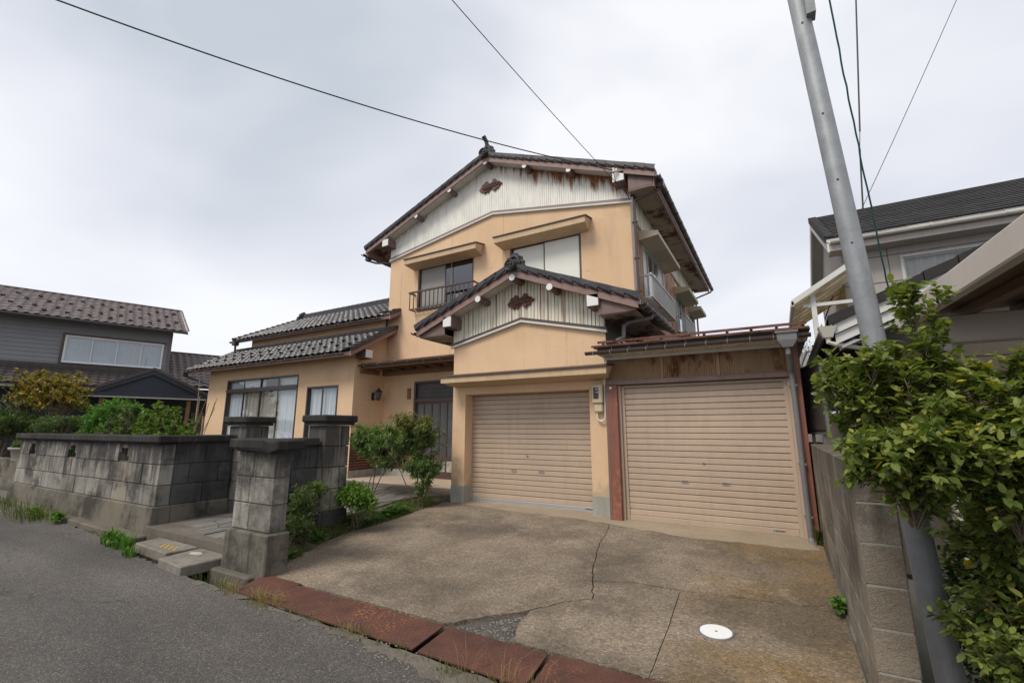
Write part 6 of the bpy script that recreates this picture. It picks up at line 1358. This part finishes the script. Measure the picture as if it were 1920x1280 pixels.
# big leafy shrub at the right edge
shrub('leafy_shrub', 'large glossy green shrub with some yellow leaves over the block wall at the right edge', 'shrub', (1.0, 3.2, -.25),
      [(.82, 2.76, 1.26, .28, .26, .27, .18), (.95, 3.05, .9, .26, .22, .32, .17), (.93, 3.05, .45, .27, .24, .38, .21), (.95, 2.85, 1.48, .2, .24, .3, .08), (1.2, 3.1, .5, .3, .3, .4, .05), (.49, 2.8, 1.27, .32, .26, .17, .12), (.58, 2.9, 1.55, .30, .22, .28, .095), (.36, 2.95, 1.6, .24, .18, .24, .03), (.68, 2.95, 1.9, .15, .16, .3, .024), (1.15, 2.8, 1.3, .3, .3, .4, .06)],
      4000, 10, .046, .58, 'leaf_shrub', tl=.18, up=.5, bark='bark', stems=5, shell=.12, rb=.007, tw_r=.0013, bright=.06, sprays=330, reach=.58, singles=300)
# nandinas by the entrance
def top_at(z0): return lambda P: (P[:, 2] + rng.normal(0, .06, len(P))) > z0
shrub('nandina', 'tall nandina with yellow-orange top leaves in the grass strip beside the garage', 'shrub', (-6.32, 7.25, .0), [(-6.5, 7.1, 1.52, .44, .36, .22, .2), (-6.25, 7.2, 1.2, .36, .36, .4, .25), (-6.22, 7.25, .62, .34, .3, .36, .27), (-6.7, 7.1, 1.1, .36, .35, .4, .18), (-6.3, 7.2, .28, .22, .2, .22, .1)], 1000, 11, .075, .28, 'leaf_nandina', tl=.2, sprays=120, stems=5, mat2=('leaf_nandina_top', top_at(1.48)), droop=.35, rb=.012, shell=.1)
shrub('nandina', 'wide dark nandina leaning on a bare stem in front of the brick dado', 'shrub', (-8.0, 7.5, .08), [(-7.8, 7.55, 1.1, .6, .45, .42), (-7.4, 7.5, .8, .5, .4, .36), (-8.2, 7.6, 1.05, .5, .4, .4), (-7.3, 7.4, 1.25, .45, .35, .3), (-8.5, 7.6, 1.3, .35, .3, .25, .03)], 850, 11, .085, .28, 'leaf_nandina', tl=.2, sprays=110, stems=4, droop=.35, rb=.013, shell=.1)
shrub('young_shrub', 'low lime-green shrub at the foot of the tall gate pillar', 'shrub', (-6.02, 5.4, .0), [(-6.05, 5.35, .42, .34, .32, .17), (-5.88, 5.4, .32, .26, .26, .14), (-6.2, 5.45, .52, .24, .24, .12)], 420, 10, .06, .42, 'leaf_lime', tl=.16, stems=8, rb=.008, shell=.4)
shrub('fern_shrub', 'dark green feathery shrub growing between the gate stub and the low wall', 'shrub', (-6.1, 4.45, -.05), [(-6.1, 4.45, .38, .2, .26, .34), (-6.2, 4.7, .62, .2, .22, .16), (-5.98, 4.3, .15, .22, .24, .2)], 340, 12, .07, .22, 'leaf_nandina', tl=.3, stems=8, rb=.005, shell=.1, droop=.2)
# left garden
shrub('conifer_bush', 'rounded bright green conifer behind the garden wall', 'shrub', (-14.9, 5.2, .05), [(-14.95, 5.2, 1.4, .85, .75, .9), (-14.2, 5.1, 1.1, .6, .55, .7), (-14.7, 5.1, 1.85, .6, .5, .4)], 1500, 9, .07, .45, 'leaf_conifer', tl=.2, up=.9, stems=4, shell=.7)
shrub('garden_bush', 'loose mixed green bush with pale leaves spilling over the garden wall, right of the conifer', 'shrub', (-12.8, 4.9, .05), [(-13.1, 4.8, 1.45, .7, .45, .4), (-12.3, 4.7, 1.5, .5, .4, .42), (-13.6, 4.6, 1.3, .5, .4, .25)], 700, 9, .06, .5, 'leaf_garden', tl=.16, sprays=60, stems=8, bark='bark_grey', shell=.4)
shrub('garden_bush', 'yellow-green leafy bush with dry stalks at the corner of the garden wall', 'shrub', (-11.0, 4.7, .05), [(-11.4, 4.7, 1.45, .55, .4, .45), (-10.7, 4.6, 1.35, .5, .4, .35), (-10.1, 4.6, 1.2, .4, .35, .22), (-11.1, 4.6, 1.7, .3, .3, .25, .03)], 720, 9, .075, .5, 'leaf_lime', tl=.16, sprays=60, stems=8, bark='dry_stem', mat2=('leaf_garden', lambda P: rng.random(len(P)) < .55), shell=.35)
sk = thing('garden_stakes', 'upright bamboo stakes and dry stems behind the garden wall corner', 'stakes', (-10.2, 4.9, .05)); 
for (x, y, z, r_) in ((-10.35, 4.9, 2.0, .022), (-10.15, 4.95, 1.75, .02), (-11.0, 5.2, 2.2, .012), (-10.75, 5.1, 2.55, .009)):
    mb = MB(); mb.tube([(x, y, 0), (x + random.uniform(-.04, .04), y, z * .5), (x + random.uniform(-.1, .1), y, z)], [r_, r_, r_ * .8], 6); mb.build('stake', 'dry_stem', sk)
for q in range(6):
    mb = MB(); x = random.uniform(-10.3, -9.6); mb.tube([(x, 4.8, .9), (x + .05, 4.8, 1.4), (x + random.uniform(.1, .4), 4.85, 1.8 + random.random() * .3)], .006, 4); mb.build('dry_stem', 'dry_stem', sk)
shrub('firethorn', 'big orange and rust-red leaved shrub in front of the grey house', 'shrub', (-21.8, 5.6, 0), [(-22.0, 5.5, 2.65, 1.1, 1.0, .75), (-21.0, 5.6, 2.5, .9, .8, .6), (-23.2, 5.4, 2.2, .7, .7, .5), (-20.4, 5.6, 2.2, .55, .6, .5)], 1500, 9, .10, .5, 'leaf_orange', tl=.24, sprays=110, stems=8, mat2=('leaf_greygreen', lambda P: P[:, 2] + .25 * (P[:, 0] + 22) + rng.normal(0, .15, len(P)) < 2.25), shell=.35, rb=.04)
shrub('clipped_pine', 'cloud-clipped dark yellow-green pine at the far left edge', 'tree', (-22.4, 4.8, 0), [(-22.6, 4.8, 1.85, 1.2, .8, .28), (-21.6, 4.8, 1.7, .8, .7, .22), (-22.2, 4.8, 1.4, 1.0, .7, .2)], 1100, 9, .09, .3, 'leaf_pine', tl=.2, up=.8, stems=6, shell=.6, rb=.04)
shrub('clipped_pine', 'low cloud-clipped pine below the orange shrub, right of its trunk', 'tree', (-18.3, 5.2, 0), [(-18.6, 5.2, 1.55, .9, .7, .22), (-17.7, 5.2, 1.7, .6, .5, .2), (-19.4, 5.2, 1.7, .6, .5, .22)], 800, 9, .08, .3, 'leaf_pine', tl=.18, up=.8, stems=6, shell=.6, rb=.04)
shrub('bowl_plant', 'leafy plant in the shallow bowl at far left', 'plant', (-18.6, 4.6, .92), [(-18.6, 4.6, 1.08, .4, .4, .16)], 150, 8, .09, .4, 'leaf_garden', tl=.18, stems=4, rb=.006)
shrub('topiary_ball', 'small round clipped green bush showing through the wall opening', 'shrub', (-12.75, 4.05, .1), [(-12.75, 3.9, 1.06, .22, .18, .24)], 420, 8, .032, .45, 'leaf_conifer', tl=.08, stems=2, shell=.85, rb=.012)
shrub('backyard_tree', 'bit of a leafy green tree seen through the gap behind the lean-to garage', 'tree', (1.6, 22, 0), [(1.3, 22, 3.4, 1.5, 1.2, 1.6), (2.4, 22, 2.6, 1.2, 1, 1.2)], 900, 8, .12, .5, 'leaf_garden', tl=.5, stems=6, rb=.08, shell=.5)
# weeds and grass
def tuft(name, label, pts, n, h, mat, spread=.08, w=.006, group=None, kind=None, lean=.5):
    """blades as thin tapering strips"""
    t0 = pts[0]; P = []; 
    vs = []; fs = []; rn = []
    for (x, y, z) in pts:
        for i in range(n):
            a = random.uniform(0, 6.283); r = spread * random.random() ** .5; b = Vector((x + r * math.cos(a), y + r * math.sin(a), z - .01)); hh = h * random.uniform(.4, 1.1); a2 = a + random.uniform(-.8, .8); ln_ = lean * random.uniform(.2, 1.2) * hh
            d = Vector((math.cos(a2), math.sin(a2), 0)); s_ = Vector((-d.y, d.x, 0)) * w * random.uniform(.6, 1.3); k = len(vs)
            m1 = b + d * ln_ * .3 + Vector((0, 0, hh * .6)); tp = b + d * ln_ + Vector((0, 0, hh * random.uniform(.7, 1)))
            vs += [b - s_, b + s_, m1 + s_ * .8, m1 - s_ * .8, tp]; fs += [(k, k + 1, k + 2, k + 3), (k + 3, k + 2, k + 4)]; c = min(1, max(0, random.gauss(.5, .25))); rn += [c, c]
    me = bpy.data.meshes.new(name); o0 = Vector(t0); me.from_pydata([v - o0 for v in vs], [], fs); me.update()
    at = me.attributes.new('rnd', 'FLOAT', 'FACE'); at.data.foreach_set('value', np.array(rn, np.float32)); me.materials.append(MATS[mat])
    o = bpy.data.objects.new(name, me); col.objects.link(o); o.location = t0
    if kind: o['kind'] = kind; o['label'] = label
    else: tag(o, label, 'weeds', group)
    return o
GW = 'weeds along the road edge'
tuft('grass_tuft', 'tall green grass clump at the foot of the garden wall, far left', [(-13.0, 3.42, -.2), (-12.6, 3.4, -.2), (-12.2, 3.36, -.2), (-13.5, 3.45, -.2)], 70, .34, 'grass', .4, .006, GW, lean=.9)
tuft('grass_tuft', 'spreading grass clump at the left end of the garden wall', [(-15.2, 3.62, -.2), (-14.7, 3.58, -.2), (-15.7, 3.68, -.2)], 55, .3, 'grass', .42, .006, GW, lean=.9)
tuft('grass_tuft', 'green weeds at the wall foot left of the striped slab', [(-8.95, 3.28, -.2), (-8.7, 3.25, -.2), (-8.4, 3.22, -.2)], 70, .26, 'leaf_cover', .12, .009, GW)
tuft('grass_tuft', 'small green weed in front of the striped slab', [(-7.75, 3.08, -.2), (-7.9, 3.1, -.2)], 40, .17, 'leaf_cover', .06, .009, GW)
tuft('grass_tuft', 'thin grass in the open drain beside the gate stub', [(-6.1, 3.2, -.42), (-5.8, 3.15, -.4), (-5.6, 3.08, -.35)], 22, .34, 'grass', .12, .004, GW)
tuft('grass_tuft', 'dry yellow grass clump on the first steel plate', [(-4.62, 3.0, -.2), (-4.5, 2.99, -.2), (-4.75, 3.0, -.2)], 70, .14, 'grass_dry', .13, .0022, GW, lean=.9)
tuft('grass_tuft', 'dry grass clump at the road side of the long steel plate', [(-3.35, 2.96, -.2), (-3.2, 2.94, -.2)], 40, .11, 'grass_dry', .1, .002, GW, lean=.8)
tuft('grass_tuft', 'straggly dry grass at the joint of the last steel plates', [(-1.8, 2.92, -.2), (-1.55, 2.88, -.2), (-2.05, 2.93, -.2)], 26, .22, 'grass_dry', .14, .0018, GW, lean=1.0)
tuft('grass_tuft', 'yellowish grass beside the left end of the steel plates', [(-5.3, 3.03, -.2), (-5.15, 3.0, -.2)], 45, .14, 'grass_dry', .08, .003, GW)
tuft('road_edge_grass', 'sparse low grass and moss along the road edge', [(x, np.interp(x, [p[0] for p in edge], [p[1] for p in edge]) + random.uniform(.0, .12), -.2) for x in [random.uniform(-16, -8.2) for _ in range(60)] + [random.uniform(-5, -1.2) for _ in range(45)]], 7, .07, 'grass', .06, .004, kind='stuff')
pts = []
for _ in range(2600):
    y = random.uniform(3.75, 7.95); xr = np.interp(y, [p[1] for p in ledge[::-1]], [p[0] for p in ledge[::-1]]); xl = np.interp(y, [3.6, 4.0, 5.1, 5.6, 6.2, 7.0, 7.8, 8.0], [-6.12, -6.42, -6.45, -6.6, -6.68, -6.8, -6.8, -6.5]); x = random.uniform(xl, xr + .02)
    if math.sin(x * 9 + y * 3) + math.sin(y * 5.3 - x * 4) > -.6: pts.append((x, y, zs(x, y)))
tuft('lawn_grass', 'short patchy grass in the strip beside the driveway', pts, 14, .05, 'grass', .05, .0028, kind='stuff')
# broad-leaved ground cover near the gate stub
n = 5200; q = rng.random((n, 2)); ys = 3.85 + 2.9 * q[:, 0] ** 1.4; xr = np.interp(ys, [p[1] for p in ledge[::-1]], [p[0] for p in ledge[::-1]]); xs = np.interp(ys, [3.8, 6], [-6.3, -6.4]) * q[:, 1] + (xr - .02) * (1 - q[:, 1])
msk = (np.sin(xs * 7 + ys * 2) + np.sin(ys * 6 - xs * 5)) > -.3; xs, ys = xs[msk], ys[msk]; n = len(xs)
P = np.stack([xs, ys, np.array([zs(a, b) for a, b in zip(xs, ys)]) + .02 + .10 * rng.random(n) ** 2], 1); D = rv(n); D[:, 2] = .15 * np.abs(D[:, 2]); N = rv(n) * .35; N[:, 2] += 1
o = leaf_mesh('ground_cover', P, D, N, .05 * (.6 + .8 * rng.random(n)), .75, 'leaf_cover', None, np.clip(rng.normal(.5, .25, n), 0, 1), 'stuff'); o['label'] = 'low clover-like leaves beside the gate stub'
# small weeds on the right
shrub('wall_weed', 'small bright green weed at the foot of the boundary wall', 'weeds', (.33, 5.25, -.12), [(.31, 5.22, -.02, .05, .07, .07)], 26, 5, .05, .7, 'leaf_cover', tl=.06, stems=3, rb=.003, tw_r=.0012)
fr = []; fr_n = []
for k in range(9):
    a0 = random.uniform(-2.6, -.6); L_ = random.uniform(.25, .5); 
    for j in range(16):
        u = j / 16; p = np.array([.32 + .1 * L_ * math.cos(a0) * u * 2, 7.6 + .3 * L_ * math.sin(a0) * u - .05, -.02 + L_ * (u - .35 * u * u)]); 
        for sgn in (-1, 1): fr.append((p, np.array([sgn * .8 * math.sin(a0), -sgn * .8 * math.cos(a0), .35]), .06 * (1 - u * .7)))
fern = thing('fern', 'yellow-green fern behind the downpipe foot at the boundary wall', 'fern', (.32, 7.6, -.03))
leaf_mesh('fronds', [f[0] for f in fr], [f[1] for f in fr], np.tile([0, -.4, 1], (len(fr), 1)), [f[2] for f in fr], .3, 'fern', fern, rng.random(len(fr)))
tuft('crack_grass', 'tiny grass tuft growing in the driveway slab left of the crack', [(-5.17, 6.11, -.08)], 40, .05, 'grass', .07, .002)
for (x, y, lab) in ((-12.7, 3.36, 'leafy green weed among the tall grass at the garden wall foot'), (-8.75, 3.22, 'leafy weed growing at the road edge near the striped slab'), (-11.6, 3.38, 'small leafy weed at the middle of the garden wall foot')):
    shrub('leafy_weed', lab, 'weeds', (x, y, -.2), [(x, y, -.1, .22, .1, .1)], 40, 6, .06, .6, 'leaf_cover', tl=.12, stems=4, rb=.004, tw_r=.0015, group='leafy weeds at the wall foot')
shrub('hedge', 'dense dark green hedge behind the steel pole at the right edge', 'hedge', (1.5, 4.1, -.27), [(1.15, 3.95, .5, .45, .35, .75), (1.7, 4.1, .6, .5, .4, .8), (1.0, 3.7, .15, .3, .25, .45), (1.35, 3.75, 1.1, .4, .3, .35)], 1900, 10, .055, .56, 'leaf_garden', tl=.25, stems=8, shell=.2, rb=.012, tw_r=.0018)
# loose grit in the broken patch and along the road edge
gm = MB(); rg = random.Random(11)
def stone(x, y, z, r):
    vs = [(x + r * rg.uniform(.7, 1.2) * a, y + r * rg.uniform(.7, 1.2) * b, z + r * rg.uniform(.5, .9) * c) for a, b, c in ((1, 0, 0), (-1, 0, 0), (0, 1, 0), (0, -1, 0), (0, 0, 1), (0, 0, -1))]
    gm.add(vs, [(0, 2, 4), (2, 1, 4), (1, 3, 4), (3, 0, 4), (2, 0, 5), (1, 2, 5), (3, 1, 5), (0, 3, 5)])
for _ in range(260):
    a_, b_ = rg.random(), rg.random(); 
    if a_ + b_ > 1: a_, b_ = 1 - a_, 1 - b_
    x = -2.17 + a_ * (-.52) + b_ * .1; y = 4.05 + a_ * (-.5) + b_ * (-.5); stone(x, y, zd(y) - .03, rg.uniform(.004, .014))
for _ in range(900):
    x = rg.choice((rg.uniform(-5.3, .2), rg.uniform(-16, -8.2), rg.uniform(-3.2, -1))); y = np.interp(x, [p[0] for p in edge], [p[1] for p in edge]) + rg.gauss(-.02, .07); stone(x, y, -.197, rg.uniform(.003, .013))
o = gm.build('grit', 'grit'); o['kind'] = 'stuff'; o['label'] = 'loose grit along the road edge and in the broken driveway corner'
